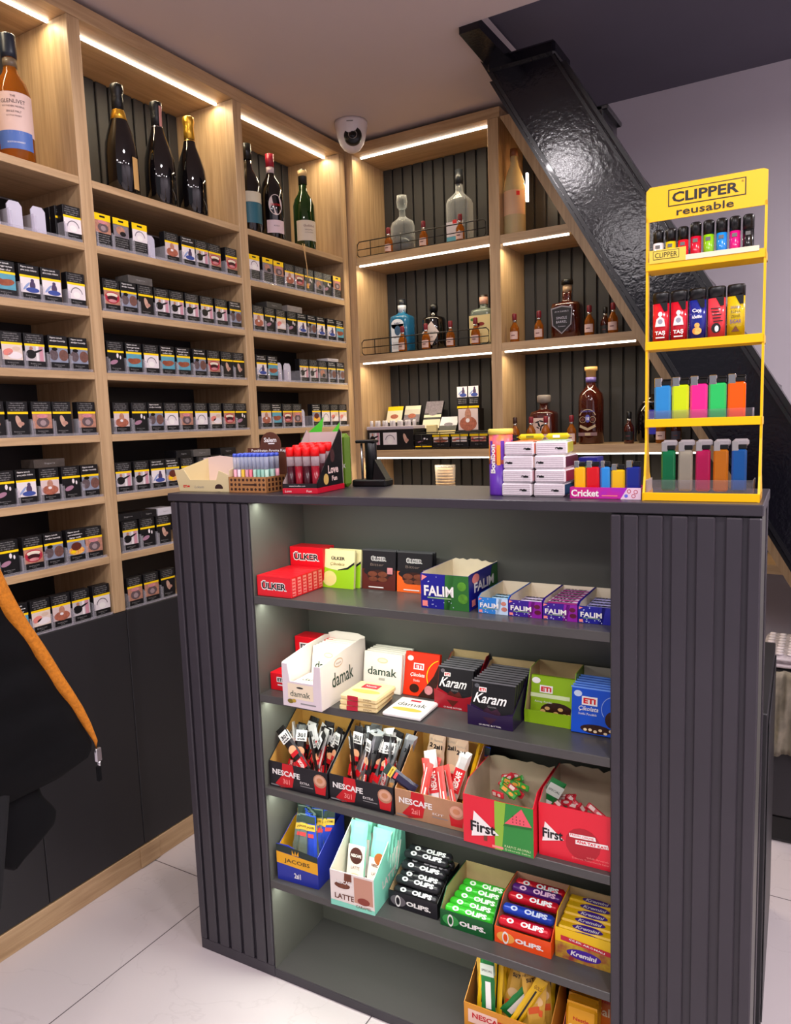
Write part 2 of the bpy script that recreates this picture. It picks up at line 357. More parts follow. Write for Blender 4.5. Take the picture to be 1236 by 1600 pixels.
# ================================================================== CCTV CAMERA
CW = mat('#D8D0D4', .4, name='white_plastic')
c = thing('security_camera', 'white dome security camera with black lens on the ceiling corner', 'camera', BW(-1.60, 2.47, 2.43, .5))
q = M(); q.lathe([(.0, 0), (.061, -.001), (.063, -.012), (.060, -.022), (.055, -.05), (.046, -.078), (.032, -.098), (.014, -.109), (0, -.111)][::-1], CW, 32); part(q, 'housing', c)
q = M(); q.T = rot('X', 105) @ Matrix.Identity(4); 
q.T = tr(0.008, -.034, -.066) @ rot('X', 82)
q.lathe([(0, .0), (.034, .0), (.034, .012), (.031, .020), (0, .0205)], BLACK, 28)
q.lathe([(.017, .0208), (.0145, .0215), (.0145, .0209)], SILV, 24); q.lathe([(.0135, .0208), (.010, .0235), (0, .0245)], mat('#05050A', .08), 20)
part(q, 'lens', c)
q = M(); a = q.art((.0, -.0625, -.018)); a.rect(-.012, -.002, .024, .004, GRY); part(q, 'maker_mark', c)

# ================================================================== COUNTER
ct = thing('shop_counter', 'charcoal shop counter with fluted front panels and open snack shelves', 'counter', CN(0, 0, 0))
H = 1.15; DP = .268; SHLF = mat('#4A4847', .3, name='counter_shelf', noise=.08, nscale=5)
q = M(); q.box(-.008, 1.243, -.003, DP, 1.1318, H, CHAR, .0015); part(q, 'countertop', ct)
q = M(); q.box(0, 1.241, .203, DP - .003, .0, 1.1315, CHAR); part(q, 'back_panel', ct)
q = M(); q.box(0.002, .2297, .0122, .2025, .0, 1.1315, CHARI); part(q, 'side_box', ct)
q = M(); q.box(1.012, 1.239, .0122, .2025, .0, 1.1315, CHARI); part(q, 'side_box', ct)
def slats(edges, u0, u1, nm):
    q = M(); q.box(u0, u1, .009, .0118, .0, 1.1312, BLK)
    q.box(u0, u1, -.002, .0006, .0, .028, CHAR, .0008)
    for a_, b_ in edges: q.box(a_, b_, -.004, .0088, .0285, 1.129, CHAR, .0022)
    q.box(u0, u1, .0007, .0088, .0, .028, CHAR)
    for (_, b_), (a_, _2) in zip(edges, edges[1:]): q.box(b_ - .002, a_ + .002, .004, .0088, .0285, 1.129, CHAR)
    part(q, nm, ct)
slats([(.000, .019), (.027, .054), (.063, .091), (.100, .131), (.140, .170), (.179, .207), (.212, .2295)], 0, .2299, 'fluted_panel')
slats([(1.0125, 1.029), (1.033, 1.057), (1.071, 1.096), (1.109, 1.134), (1.147, 1.175), (1.190, 1.214), (1.222, 1.241)], 1.0118, 1.241, 'fluted_panel')
FZ = [.9234, .6966, .4745, .245, .0226]
for z in FZ:
    q = M(); q.box(.2301, 1.0116, .001, .2025, max(z - .018, 0), z, SHLF, .001); part(q, 'shelf', ct)
q = M(); q.box(.2301, 1.0116, -.001, .0008, 0, .0215, CHAR, .0005); part(q, 'kick_strip', ct)
q = M(); q.box(.2303, .2325, .0015, .2025, .0228, 1.131, CHARI); part(q, 'inner_side', ct)
q = M(); q.box(.2326, 1.0114, .2, .2025, .0228, 1.131, CHARI); part(q, 'inner_back', ct)
for z in [1.1316] + [z_ - .018 for z_ in FZ[:4]]:
    q = M(); q.box(.236, .70, .022, .027, z - .0009, z - .0001, LEDC); part(q, 'led_strip', ct, 'glowing led strip')
    P, r = CN(.468, .0245, z - .003); area('counter_strip_light', P, .9, .46, .01, color=(.93, 1.0, .86), rot=(0, 0, RC))
# lower desk wing behind the counter
q = M(); dk = thing('desk_wing', 'dark low desk wing standing behind the shop counter', 'desk', CN(1.0, .272, 0))
q.box(0, .249, 0, .5, 0, .715, DARK, .002); part(q, 'carcass', dk)
q = M(); q.box(.2495, .252, .02, .48, .05, .69, DARK, .001); part(q, 'side_panel', dk)

# ================================================================== CIGARETTE PACKS
SKIN = mat('#C48A72', .6, noise=.3, nscale=120); GUM = mat('#B02A3E', .5); TOOTH = mat('#E8DCC8', .5); LUNG = mat('#6B5A5E', .6, noise=.4, nscale=160); SKYB = mat('#5FA3B8', .6, noise=.15, nscale=60); FOOT = mat('#A2583C', .6, noise=.3, nscale=100)
BLU = mat('#3B4E9A', .6); PLUM = mat('#4A3A5C', .6); PAPER = mat('#E9E0E2', .6); PINK = mat('#D98C90', .6, noise=.2, nscale=90); GREYP = mat('#8A8088', .6, noise=.3, nscale=120); ORF = mat('#F08A2C', .6, noise=.4, nscale=160, hex2='#F6D070'); MUSCLE = mat('#B86A52', .6, noise=.35, nscale=110)
TXG = mat('#9A9898', .6); TXW = mat('#E4E0DE', .6)
def pic(a, t, x0, z0, w_, h_):
    R = lambda x, z, ww, hh, mt, l=1: a.rect(x0 + x * w_, z0 + z * h_, ww * w_, hh * h_, mt, l)
    E = lambda x, z, rx, rz, mt, l=2, r=0: a.ell(x0 + x * w_, z0 + z * h_, rx * w_, rz * h_, mt, l, 14, r)
    if t == 'W': R(0, 0, 1, 1, PAPER); a.arc(x0 + .5 * w_, z0 + .35 * h_, .3 * w_, .05 * w_, 0.1, PI - .1, GREYP, 2); E(.5, .3, .2, .22, WHT)
    elif t == 'B': R(0, 0, 1, 1, PAPER); E(.62, .5, .15, .3, PLUM); E(.62, .82, .09, .12, PLUM, 3); E(.6, .2, .35, .17, BLU, 3); E(.3, .42, .26, .08, mat('#8FA0CC', .6), 2, .8)
    elif t == 'T': R(0, 0, 1, 1, SKIN); E(.5, .5, .47, .44, GUM); E(.5, .68, .36, .16, TOOTH, 3); E(.5, .46, .33, .18, mat('#3A0C14', .5), 4); E(.5, .26, .26, .12, PINK, 5)
    elif t == 'L': R(0, 0, 1, 1, mat('#8D94A8', .6, noise=.2, nscale=60)); E(.22, .5, .24, .38, LUNG); E(.76, .5, .26, .40, mat('#7A5248', .6, noise=.3, nscale=150)); E(.28, .9, .16, .12, BLACK, 3)
    elif t == 'H': R(0, 0, 1, 1, BLK); E(.5, .5, .13, .42, mat('#C8A08C', .6), 2, .3); E(.62, .35, .16, .14, mat('#B98A7A', .6), 3)
    elif t == 'K': R(0, 0, 1, 1, BLK); E(.6, .78, .07, .18, PAPER); E(.78, .66, .05, .14, PAPER); E(.35, .28, .26, .16, mat('#A5788E', .6), 2, .3)
    elif t == 'C': R(0, 0, 1, 1, mat('#D8C3C0', .6)); E(.5, .3, .44, .34, MUSCLE); E(.5, .72, .16, .3, SKIN, 3); E(.48, .45, .1, .1, PAPER, 4)
    elif t == 'M': R(0, 0, 1, 1, mat('#C3BDC0', .6)); R(.55, 0, .12, 1, PAPER, 2); R(.72, 0, .2, 1, mat('#C88E9C', .6), 2); E(.28, .45, .26, .3, BLK, 3); E(.55, .62, .36, .07, BLK, 4, .35); E(.3, .85, .09, .12, SKIN, 4)
    elif t == 'Y': R(0, 0, 1, 1, mat('#E2CFC2', .6)); E(.28, .5, .26, .22, mat('#DE8478', .6), 2, .3); E(.62, .3, .36, .24, PAPER, 2); E(.7, .75, .2, .14, mat('#D7BCA8', .6), 2)
    elif t == 'F': R(0, 0, 1, 1, mat('#8E93A6', .6)); E(.5, .3, .46, .3, ORF); E(.5, .62, .3, .3, mat('#6A2A1C', .6, noise=.3, nscale=120), 3); E(.3, .25, .15, .12, YEL, 4)
    elif t == 'P': R(0, 0, 1, 1, SKIN); E(.52, .42, .34, .36, mat('#6E5A5E', .6, noise=.4, nscale=150)); E(.5, .85, .3, .14, PINK, 3); E(.52, .38, .16, .2, mat('#A08A8C', .6), 4)
    elif t == 'S': R(0, 0, 1, 1, SKYB); E(.55, .45, .4, .22, FOOT, 2, .12); E(.25, .5, .2, .16, mat('#8C4630', .6), 3)
    elif t == 'G': R(0, 0, 1, 1, GREYP); E(.45, .55, .28, .34, SKIN); E(.6, .3, .2, .2, BLK, 3)
LINES = {'B': ('Sigara içmek', 'genç yaşta öldürür'), 'S': ('Sigara içmek', 'kangrene', 'neden olur'), 'L': ('Sigara içmek', 'akciğer hastalığı'), 'F': ('Sigara içmek', 'çevrenizdekilere', 'zarar verir')}
PACKM = {}
def packmesh(t, flip=False):
    if (t, flip) in PACKM: return PACKM[(t, flip)]
    q = M(); w_, h_, d_ = .0545, .088, .0225; q.box(-w_ / 2, w_ / 2, 0, d_, 0, h_, BLK, .0008); a = q.art((0, 0, 0)); x0 = -w_ / 2
    if not flip:
        ls = LINES.get(t)
        if ls:
            for i, s_ in enumerate(ls): a.text(s_, -.001 - (.004 if i == 0 else 0), .0815 - i * .0075, .036 + .008 * (i == 1), .0052, TXW, 1, .02)
        else:
            for i in range(4): a.text('Sigara bağımlılığı sağlığa zararlıdır'[i * 5:i * 5 + 17 - 3 * (i == 3)], -.002, .083 - i * .0055, .042 - .008 * (i in (0, 3)), .0036, TXG, 1, .01)
        a.rect(x0, .0565, w_, .0055, YEL, 1); pic(a, t, x0 + .0008, .0195, w_ - .0016, .037)
        a.text('Bırakma hattı', 0, .013, .028, .003, TXG, 1); a.text('171', 0, .008, .010, .003, TXG, 1)
    else:
        a.rect(x0, .070, w_, .018, YEL, 1); a.rect(-.009, .078, .018, .005, BLK, 2); pic(a, t, x0 + .0008, .037, w_ - .0016, .034)
        for i in range(5): a.text('Sigara bağımlılığı sağlığa'[i * 2:i * 2 + 15], 0, .032 - i * .006, .044 - .006 * (i % 2), .004, TXG, 1, .01)
    PACKM[(t, flip)] = q.mesh('cigarette_pack'); return PACKM[(t, flip)]
q = M(); P_ = mat('#C9C6D6', .45, name='pusher_plastic'); q.prism([(-.020, 0), (.020, 0), (.020, .058), (.012, .068), (-.012, .068), (-.020, .058)], (0, 0, 0), (1, 0, 0), (0, 0, 1), .003, P_)
PUSH = q.mesh('pack_pusher')
TN = {'W': 'white dental arch', 'B': 'blue figure on white', 'T': 'open decayed mouth', 'L': 'grey brown lungs', 'H': 'pale hand on black', 'K': 'white marks on black',
      'C': 'bare chest and neck', 'M': 'man reaching out', 'Y': 'sleeping baby', 'F': 'orange flames', 'P': 'grey mouth', 'S': 'brown foot on blue', 'G': 'brownish face'}
BN = ['left bay', 'middle bay', 'right bay']
ROWS = [
 (0, 1, '____W', [(1.03, 1.075), (1.09, 1.136), (1.145, 1.201), (1.21, 1.263), (1.299, 1.347)]),
 (0, 2, 'SBBW', [(1.092, 1.146), (1.156, 1.214), (1.215, 1.273), (1.291, 1.343)]),
 (0, 3, 'YMLL', [(1.091, 1.149), (1.153, 1.209), (1.217, 1.275), (1.281, 1.338)]),
 (0, 4, 'HHPHP', [(1.030, 1.085), (1.092, 1.145), (1.156, 1.209), (1.216, 1.270), (1.290, 1.342)]),
 (0, 5, 'KBCKL', [(1.037, 1.092), (1.099, 1.150), (1.163, 1.216), (1.224, 1.278), (1.285, 1.339)]),
 (0, 6, 'KTLFP', [(1.031, 1.085), (1.096, 1.153), (1.157, 1.213), (1.222, 1.277), (1.279, 1.333)]),
 (0, 7, 'SYCMW', [(1.041, 1.097), (1.103, 1.157), (1.161, 1.218), (1.221, 1.275), (1.287, 1.342)]),
 (1, 1, 'pgw_CBMTT', [(1.389, 1.442), (1.449, 1.507), (1.517, 1.571), (1.573, 1.615), (1.637, 1.693), (1.705, 1.762), (1.764, 1.819), (1.822, 1.877), (1.895, 1.951)]),
 (1, 2, 'TLHMMMMML', [(1.400, 1.457), (1.459, 1.516), (1.522, 1.579), (1.584, 1.640), (1.643, 1.699), (1.704, 1.762), (1.768, 1.826), (1.834, 1.892), (1.902, 1.960)]),
 (1, 3, 'KSWSSLTHH', [(1.400, 1.456), (1.463, 1.520), (1.526, 1.582), (1.588, 1.646), (1.652, 1.710), (1.721, 1.778), (1.785, 1.840), (1.847, 1.903), (1.906, 1.960)]),
 (1, 4, 'CKLWPWYTK', [(1.404, 1.459), (1.468, 1.523), (1.530, 1.584), (1.589, 1.644), (1.651, 1.707), (1.716, 1.771), (1.779, 1.833), (1.842, 1.897), (1.902, 1.957)]),
 (1, 5, 'MMBFKKHKK', [(1.393, 1.451), (1.460, 1.516), (1.520, 1.575), (1.580, 1.635), (1.641, 1.697), (1.708, 1.763), (1.770, 1.828), (1.835, 1.890), (1.900, 1.955)]),
 (1, 6, 'MKH', [(1.402, 1.457), (1.467, 1.521), (1.529, 1.584)]),
 (1, 7, 'PPH', [(1.402, 1.456), (1.463, 1.518), (1.529, 1.584)]),
 (2, 1, 'wgpCTKGKp', [(2.012, 2.069), (2.080, 2.138), (2.146, 2.201), (2.205, 2.262), (2.265, 2.320), (2.323, 2.383), (2.386, 2.441), (2.444, 2.500), (2.511, 2.567)]),
 (2, 2, 'CKYKBLBBS', [(2.017, 2.075), (2.079, 2.138), (2.141, 2.202), (2.205, 2.263), (2.267, 2.325), (2.328, 2.385), (2.388, 2.444), (2.455, 2.515), (2.520, 2.577)]),
 (2, 3, 'BS__MMGLL', [(2.022, 2.079), (2.083, 2.139), (2.142, 2.180), (2.190, 2.237), (2.268, 2.324), (2.327, 2.381), (2.385, 2.441), (2.452, 2.508), (2.514, 2.569)]),
 (2, 4, 'CSTP_FWYY', [(2.030, 2.085), (2.092, 2.147), (2.155, 2.210), (2.212, 2.266), (2.270, 2.302), (2.331, 2.386), (2.395, 2.450), (2.455, 2.511), (2.516, 2.571)]),
 (2, 5, 'KKKK', [(2.03, 2.085), (2.10, 2.155), (2.17, 2.225), (2.24, 2.295)]),
]
rnd = random.Random(3)
for bi, ri, ts, ys in ROWS:
    z = SZ[ri]; y0, y1 = BAYS[bi]; npack = sum(ch != '_' for ch in ts); shown = 0
    lo = max(y0 + .003, min(p[0] for p in ys) - .008); hi = min(y1 - .003, max(p[1] for p in ys) + .008)
    tr_ = thing('pack_tray', f'clear acrylic divided tray on the {ORD[ri-1]} cigarette shelf of the {BN[bi]}', 'tray', LW(lo, z, .004), 'acrylic pack trays')
    L_ = hi - lo; q = M(); q.box(0, L_, 0, .16, 0.0002, .0016, ACR); part(q, 'base', tr_)
    q = M(); q.box(0, L_, -.002, -.0008, .0002, .007, ACR)
    part(q, 'front_lip', tr_)
    for i, (a_, b_) in enumerate(ys):
        q = M(); x = max(.0012, a_ - lo - .003); q.box(x - .001, x + .0008, .0, .15, .002, .045, ACR); q.box(x - .004 if i else x, x + .006, -.0022, -.001, .0016, .040, ACR, .0005)
        part(q, 'divider', tr_)
    posn = 0
    for i, ((a_, b_), ch) in enumerate(zip(ys, ts)):
        yc = (a_ + b_) / 2; jit = rnd.uniform(0, .004)
        if ch == '_':
            o = solo(PUSH, 'pack_pusher', f'empty white pusher plate, slot {ORD[i]} from left, {ORD[ri-1]} cigarette shelf, {BN[bi]}', 'display pusher', LW(yc - .004, z + .0018, .022), 'white pack pushers')
            continue
        fl = ch.islower(); me = packmesh(ch.upper(), fl); P, r = LW(yc, z + .0018 + (.006 if rnd.random() < .2 else 0) * 0, .006 + jit)
        o = solo(me, 'cigarette_pack', f'cigarette pack with {TN[ch.upper()]}, {ORD[i]} from left, {ORD[ri-1]} shelf from top, {BN[bi]}', 'cigarette pack', (P, r), 'cigarette packs on the oak wall shelves')
        o.rotation_euler = (0, 0, PI / 2 + rnd.uniform(-.02, .02))
for k in range(3):
    o = solo(packmesh('K'), 'cigarette_pack', f'black cigarette pack {["just", "two places", "three places"][k]} behind the rightmost pack, top cigarette shelf, left bay', 'cigarette pack', LW(1.318, SZ[1] + .0018, .034 + k * .0235), 'cigarette packs on the oak wall shelves')
GB = mat('#5D5956', .5, noise=.3, nscale=60)
def loose(y, z, d, label, mt=GB, L=.088, Hh=.022, rr=0):
    q = M(); q.box(-L / 2, L / 2, 0, .055, 0, Hh, mt, .0008); a = q.art((0, 0, 0)); a.text('Sigara', .0, Hh / 2, L * .35, .005, TXG, 1)
    o = solo(q, 'cigarette_pack', label, 'cigarette pack', LW(y, z, d)); o.rotation_euler[2] += rr
loose(1.535, SZ[2] + .0902, .008, 'grey pack lying on top of packs, second cigarette shelf, middle bay')
loose(1.196, SZ[5] + .0902, .012, 'dark grey pack lying across packs, fifth cigarette shelf, left bay', mat('#4B423C', .5, noise=.3, nscale=60))
loose(1.43, SZ[6] + .0902, .012, 'dark pack lying on the first packs, sixth cigarette shelf, middle bay', BLK)
loose(1.505, SZ[6] + .0902, .012, 'black pack lying beside the white one, sixth cigarette shelf, middle bay', BLK, .06)
loose(1.570, SZ[6] + .0902, .012, 'white ended pack lying on packs, sixth cigarette shelf, middle bay', mat('#C9C6CC', .5), .06)
loose(1.66, SZ[5] + .0902, .012, 'black pack lying above the fifth slot, fifth cigarette shelf, middle bay', BLK, .06)
loose(1.735, SZ[5] + .0902, .008, 'silver grey pack lying on packs, fifth cigarette shelf, middle bay', GB, .075)
loose(1.86, SZ[5] + .0902, .012, 'black pack lying near the right end, fifth cigarette shelf, middle bay', BLK, .075)
loose(2.255, SZ[2] + .0902, .008, 'pale pinkish grey pack lying on packs, second cigarette shelf, right bay', mat('#8D8580', .5, noise=.3, nscale=60))
loose(2.14, SZ[2] + .0902, .010, 'dark grey pack lying on packs, second cigarette shelf, right bay', mat('#3A3836', .5), .085)
loose(2.49, SZ[3] + .0902, .008, 'white label box lying on packs, third cigarette shelf, right bay', mat('#C8C2C4', .5), .075, .012)
# small chain/cord hanging in front of the right bay
q = M(); CRD = mat('#C9A06A', .5)
q.tube([(0, 0, .0), (.004, -.004, -.03), (.012, -.006, -.075), (.016, -.006, -.115), (.014, -.005, -.145)], .0018, CRD); q.tube([(.012, 0, .0), (.008, -.004, -.03), (.012, -.006, -.075)], .0018, CRD)
q.box(.008, .020, -.008, -.004, -.162, -.145, mat('#D39A3C', .4, .3), .001)
solo(q, 'cord', 'thin tan cord with gold tag hanging over the right bay cigarette packs', 'cord', LW(2.30, 1.975, -.008))

# ================================================================== BOTTLES
def gl(hexc, rough=.05): return mat(hexc, rough, spec=.6, coat=.5)
DG = gl('#0C0A0C'); GOLD = mat('#D9A53A', .3, .8); AMB = mat('#B5651A', .08, trans=.55, name='amber_spirit', ior=1.33); DAMB = mat('#4A1A10', .06, trans=.25, name='dark_spirit', coat=.4)
PALEG = mat('#E8D9A8', .08, trans=.5, name='pale_wine'); BLUG = mat('#2E86B8', .05, trans=.5, name='blue_glass'); GRNG = mat('#16300E', .06, coat=.5)
def bottle(name, label, P, prof, body, parts=(), sq=0, sx=1, sy=1, seg=24, group=None, labels=()):
    b_ = thing(name, label, 'bottle', P, group); q = M(); q.lathe(prof, body, seg, sq=sq, sx=sx, sy=sy); part(q, 'glass_body', b_)
    for nm, pr, mt in parts: q = M(); q.lathe(pr, mt, seg, sq=0); part(q, nm, b_)
    for fn in labels: q = M(); fn(q); part(q, 'paper_label', b_)
    return b_
def wrap(r, z0, z1, mt, half=75, c=-90, sx=1, sy=1, sq=0):
    def fn(q):
        q.lathe([(r + .0006, z0), (r + .0006, z1)], mt, 14, a0=math.radians(c - half), a1=math.radians(c + half), sx=sx, sy=sy, sq=sq)
    return fn
def curved_text(q, s, r, z, w_, h_, mt, c=-90, l=3, bold=0):
    vs, fs, (x0, x1, y0, y1) = glyphs(s, bold); out = []
    for x, y in vs:
        X = (x - (x0 + x1) / 2) * w_ / (x1 - x0); a = math.radians(c) + X / r; rr = r + .0003 * l; out.append((rr * math.cos(a), rr * math.sin(a), z + (y - (y0 + y1) / 2) * h_ / (y1 - y0)))
    q.add(out, fs, mt)
Z1 = 1.9722; XBt = -1.782
champ = [(0, 0), (.040, 0), (.0455, .004), (.0455, .11), (.043, .14), (.034, .175), (.022, .21), (.0165, .235), (.015, .25), (.015, .27)]
def CH(y, label, foil, neck, extra=()):
    return bottle('sparkling_wine_bottle', label, (Vector((XBt, y, Z1)), PI / 2 - .55), champ, DG, [('foil', [(.0165, .232), (.0165, .262), (.0155, .275), (.0175, .283), (.019, .290), (.0175, .302), (.010, .3065), (0, .307)], foil), ('neck_band', neck[0], neck[1])], labels=extra)
FB = mat('#17171A', .45, .3, bump=.5, nscale=150); FG = mat('#E2AE3C', .3, .85, bump=.7, nscale=120)
def l_side(q): q.lathe([(.0462, .012), (.0462, .10)], mat('#C89C5E', .5), 8, a0=math.radians(-60), a1=math.radians(-32))
CH(1.532, 'black sparkling wine bottle with gold neck band, leftmost of the three', FB, ([(.0235, .205), (.0195, .223), (.0172, .233), (.0172, .2335)], GOLD), (l_side,))
def l_stamp(q): q.lathe([(.0175, .232), (.0178, .262), (.0195, .290)], mat('#C98A80', .6), 4, a0=math.radians(-75), a1=math.radians(-40))
CH(1.674, 'black sparkling wine bottle with pink neck stamp, middle of the three', FB, ([(.0178, .226), (.0174, .229), (.0178, .232)], SILV), (l_stamp,))
CH(1.805, 'black sparkling wine bottle with gold foil top, rightmost of the three', FG, ([(.0185, .222), (.0175, .232)], GOLD))
whp = [(0, 0), (.036, 0), (.041, .005), (.0415, .12), (.041, .165), (.034, .19), (.020, .212), (.0155, .225), (.0155, .255)]
def l_glen2(q): q.lathe([(.0424, .025), (.0424, .068)], mat('#4A6AB0', .5), 14, a0=math.radians(-150), a1=math.radians(-30)); curved_text(q, 'SCOTCH WHISKY', .0424, .040, .04, .004, WHT, l=4)
def l_glen(q):
    wrap(.0417, .06, .158, mat('#D8B9AE', .6), 80)(q)
    for s_, z, w_, h_ in (('THE', .148, .012, .005), ('GLENLIVET', .136, .056, .009), ('FOUNDERS RESERVE', .124, .05, .004), ('SINGLE MALT', .112, .034, .005), ('SCOTCH WHISKY', .102, .034, .004)): curved_text(q, s_, .0417, z, w_, h_, mat('#4A3A3C', .6), l=4)
bottle('whisky_bottle', 'amber whisky bottle with pink and blue label above the left bay packs', (Vector((XBt, 1.208, Z1)), PI / 2 - .6), whp, AMB,
       [('cap', [(.0175, .250), (.0185, .262), (.0185, .302), (.017, .305), (0, .305)], mat('#18202E', .4)), ('neck_seal', [(.0162, .228), (.0162, .248)], mat('#6A5A48', .4))], labels=(l_glen, l_glen2))
l_tq = wrap(.042, .10, .135, mat('#C9BFA8', .6)); l_tq2 = wrap(.042, .03, .0995, mat('#1E5A6A', .5))
bottle('liquor_bottle', 'dark bottle with turquoise label half hidden by the oak upright', (Vector((XBt, 2.075, Z1)), PI / 2 - .7), whp, DG, [('cap', [(.0165, .25), (.0165, .302), (0, .303)], BLACK)], labels=(l_tq, l_tq2))
verp = [(0, 0), (.037, 0), (.042, .005), (.042, .15), (.040, .175), (.032, .20), (.018, .222), (.014, .235), (.0135, .262)]
def l_ver2(q): wrap(.0422, .02, .065, mat('#D9BFC4', .6), 48)(q); curved_text(q, 'ROSSO', .0422, .045, .02, .005, BLACK, l=3)
def l_ver(q):
    vs = []
    for i in range(20):
        a = 2 * PI * i / 20; an = math.radians(-90) + .62 * math.cos(a); vs.append((.0428 * math.cos(an), .0428 * math.sin(an), .118 + .036 * math.sin(a)))
    q.add(vs, [tuple(range(20))], mat('#D8C7C4', .6)); curved_text(q, 'MARTINI', .0428, .118, .036, .008, RED, l=3)
bottle('vermouth_bottle', 'dark vermouth bottle with red cap and oval label', (Vector((XBt, 2.199, Z1)), PI / 2 - .55), verp, DG, [('cap', [(.0148, .258), (.0152, .303), (0, .304)], mat('#A01A30', .35)), ('neck_seal', [(.0145, .236), (.0141, .257)], mat('#C9B4B8', .5))], labels=(l_ver, l_ver2))
def l_gr(q): wrap(.0417, .03, .105, mat('#CFC0AE', .6), 70)(q); curved_text(q, 'Glenfiddich', .0417, .085, .045, .009, mat('#5A2A22', .6), l=3); curved_text(q, 'SINGLE MALT', .0417, .070, .035, .004, BLACK, l=3); curved_text(q, 'SCOTCH WHISKY', .0417, .06, .035, .004, BLACK, l=3)
bottle('whisky_bottle', 'dark green whisky bottle with cream label at the right end', (Vector((XBt, 2.392, Z1)), PI / 2 - .5), whp, GRNG, [('cap', [(.0165, .245), (.017, .296), (.015, .300), (0, .300)], mat('#1A1A18', .4)), ('cap_stamp', [(.0176, .275), (.0178, .296)], mat('#C7A878', .5))], labels=(l_gr,))
# minis
minip = [(0, 0), (.0155, 0), (.017, .003), (.017, .045), (.0165, .054), (.009, .068), (.0065, .074), (.0065, .088)]
def mini(x, z, label, y=2.66, body=AMB, cap='#7A1A26', lab='#D9B9B0', h=1.0):
    b_ = thing('miniature_bottle', label, 'bottle', BW(x, y, z), 'miniature spirit bottles'); q = M(); q.T = Matrix.Scale(h, 4); q.lathe(minip, body, 16); part(q, 'glass_body', b_)
    q = M(); q.T = Matrix.Scale(h, 4); q.lathe([(.0074, .0745), (.0078, .082)], SILV, 10); q.lathe([(.0078, .082), (.0085, .0835), (.0085, .103), (.007, .106), (0, .106)], mat(cap, .4), 14); part(q, 'cap', b_)
    q = M(); q.T = Matrix.Scale(h, 4); q.lathe([(.0174, .012), (.0174, .040)], mat(lab, .5), 10, a0=math.radians(-150), a1=math.radians(-30)); 
    a = q.art((0, -.0176, .026)); a.rect(-.007, -.002, .014, .003, mat('#6A3030', .5)); part(q, 'paper_label', b_)
Zs = {1: 1.9722, 2: 1.5792, 3: 1.1862, 4: 1.9662, 5: 1.5792, 6: 1.1962}
mini(-1.565, Zs[1], 'tiny pink labelled spirit bottle left of the round clear decanter'); mini(-1.405, Zs[1], 'tiny red capped spirit bottle right of the round clear decanter'); mini(-1.246, Zs[1], 'tiny red capped spirit bottle before the tall clear bottle')
mini(-1.515, Zs[2], 'tiny amber bottle in front of the blue gin bottle'); mini(-1.407, Zs[2], 'tiny amber bottle at the left of the black gin bottle'); mini(-1.298, Zs[2], 'tiny amber bottle at the right of the black gin bottle'); mini(-1.191, Zs[2], 'tiny amber bottle in front of the cream label bottle', h=1.02)
mini(-1.032, Zs[5], 'leftmost tiny amber bottle beside the oak divider, middle right shelf'); mini(-.937, Zs[5], 'tiny amber bottle just left of the square dark whiskey bottle'); mini(-.751, Zs[5], 'tiny amber bottle just right of the square dark whiskey bottle')
mini(-.716, Zs[5], 'tiny dark bottle behind the amber miniature, middle right shelf', 2.74, DAMB, '#1A1A1A', '#2A2A2A'); mini(-.668, Zs[5], 'rightmost tiny amber bottle near the slanted side, middle right shelf')
mini(-1.036, Zs[6], 'tiny dark labelled bottle behind the upright candy tube', cap='#3A2018', lab='#1C1C1C'); mini(-.972, Zs[6], 'tiny amber bottle left before the square decanter whisky'); mini(-.915, Zs[6], 'tiny amber bottle right before the square decanter whisky'); mini(-.818, Zs[6], 'tiny amber bottle between the square decanter and tall whisky')
mini(-.612, Zs[6], 'tiny black whiskey bottle left of the blue labelled round bottle', body=DAMB, cap='#111111', lab='#151515', h=1.05)
mini(-.505, Zs[6], 'tiny amber bottle seen through the yellow stand', cap='#3A2018'); mini(-.455, Zs[6], 'tiny dark bottle seen through the yellow stand', body=DAMB, cap='#111111', lab='#3A3A48')
# clear decanter, tall clear, pale wine
bottle('spirit_decanter', 'clear round shouldered glass decanter with faceted stopper on the top shelf', BW(-1.532, 2.72, Zs[1]), [(0, 0), (.050, 0), (.054, .005), (.053, .115), (.046, .135), (.024, .148), (.014, .158), (.013, .182), (.016, .186)], GLASS, [('stopper', [(.012, .186), (.020, .192), (.023, .215), (.020, .238), (0, .240)], GLASS)], sy=.7,
       labels=(lambda q: q.lathe([(0, .004), (.049, .004), (.050, .07), (0, .07)], mat('#6A7078', .1, trans=.6), 24, sy=.7),))
def l_sq(q): a = q.art((0, -.0475, 0)); a.rect(-.036, .03, .072, .06, mat('#CFC9D0', .5)); a.rect(-.036, .012, .072, .018, mat('#58A4BC', .5)); a.rect(-.010, .078, .020, .018, RED, 2); a.text('GORDON', 0, .055, .05, .01, mat('#5A5A66', .5), 2)
def l_sq2(q): a = q.art((0, -.0475, 0)); a.rect(-.036, .035, .072, .055, mat('#CFC9D0', .5)); a.rect(-.036, .014, .072, .020, mat('#58A4BC', .5)); a.rect(-.009, .082, .018, .014, RED, 2)
bottle('vodka_bottle', 'tall clear glass bottle with black stopper and pale label', BW(-1.279, 2.73, Zs[1]), [(0, 0), (.046, 0), (.048, .004), (.048, .165), (.042, .18), (.016, .205), (.0135, .215), (.0135, .24)], GLASS, [('stopper', [(.016, .238), (.017, .268), (.015, .270), (.0155, .292), (0, .294)], mat('#20242A', .3))], sq=3, sy=.8, labels=(l_sq2,))
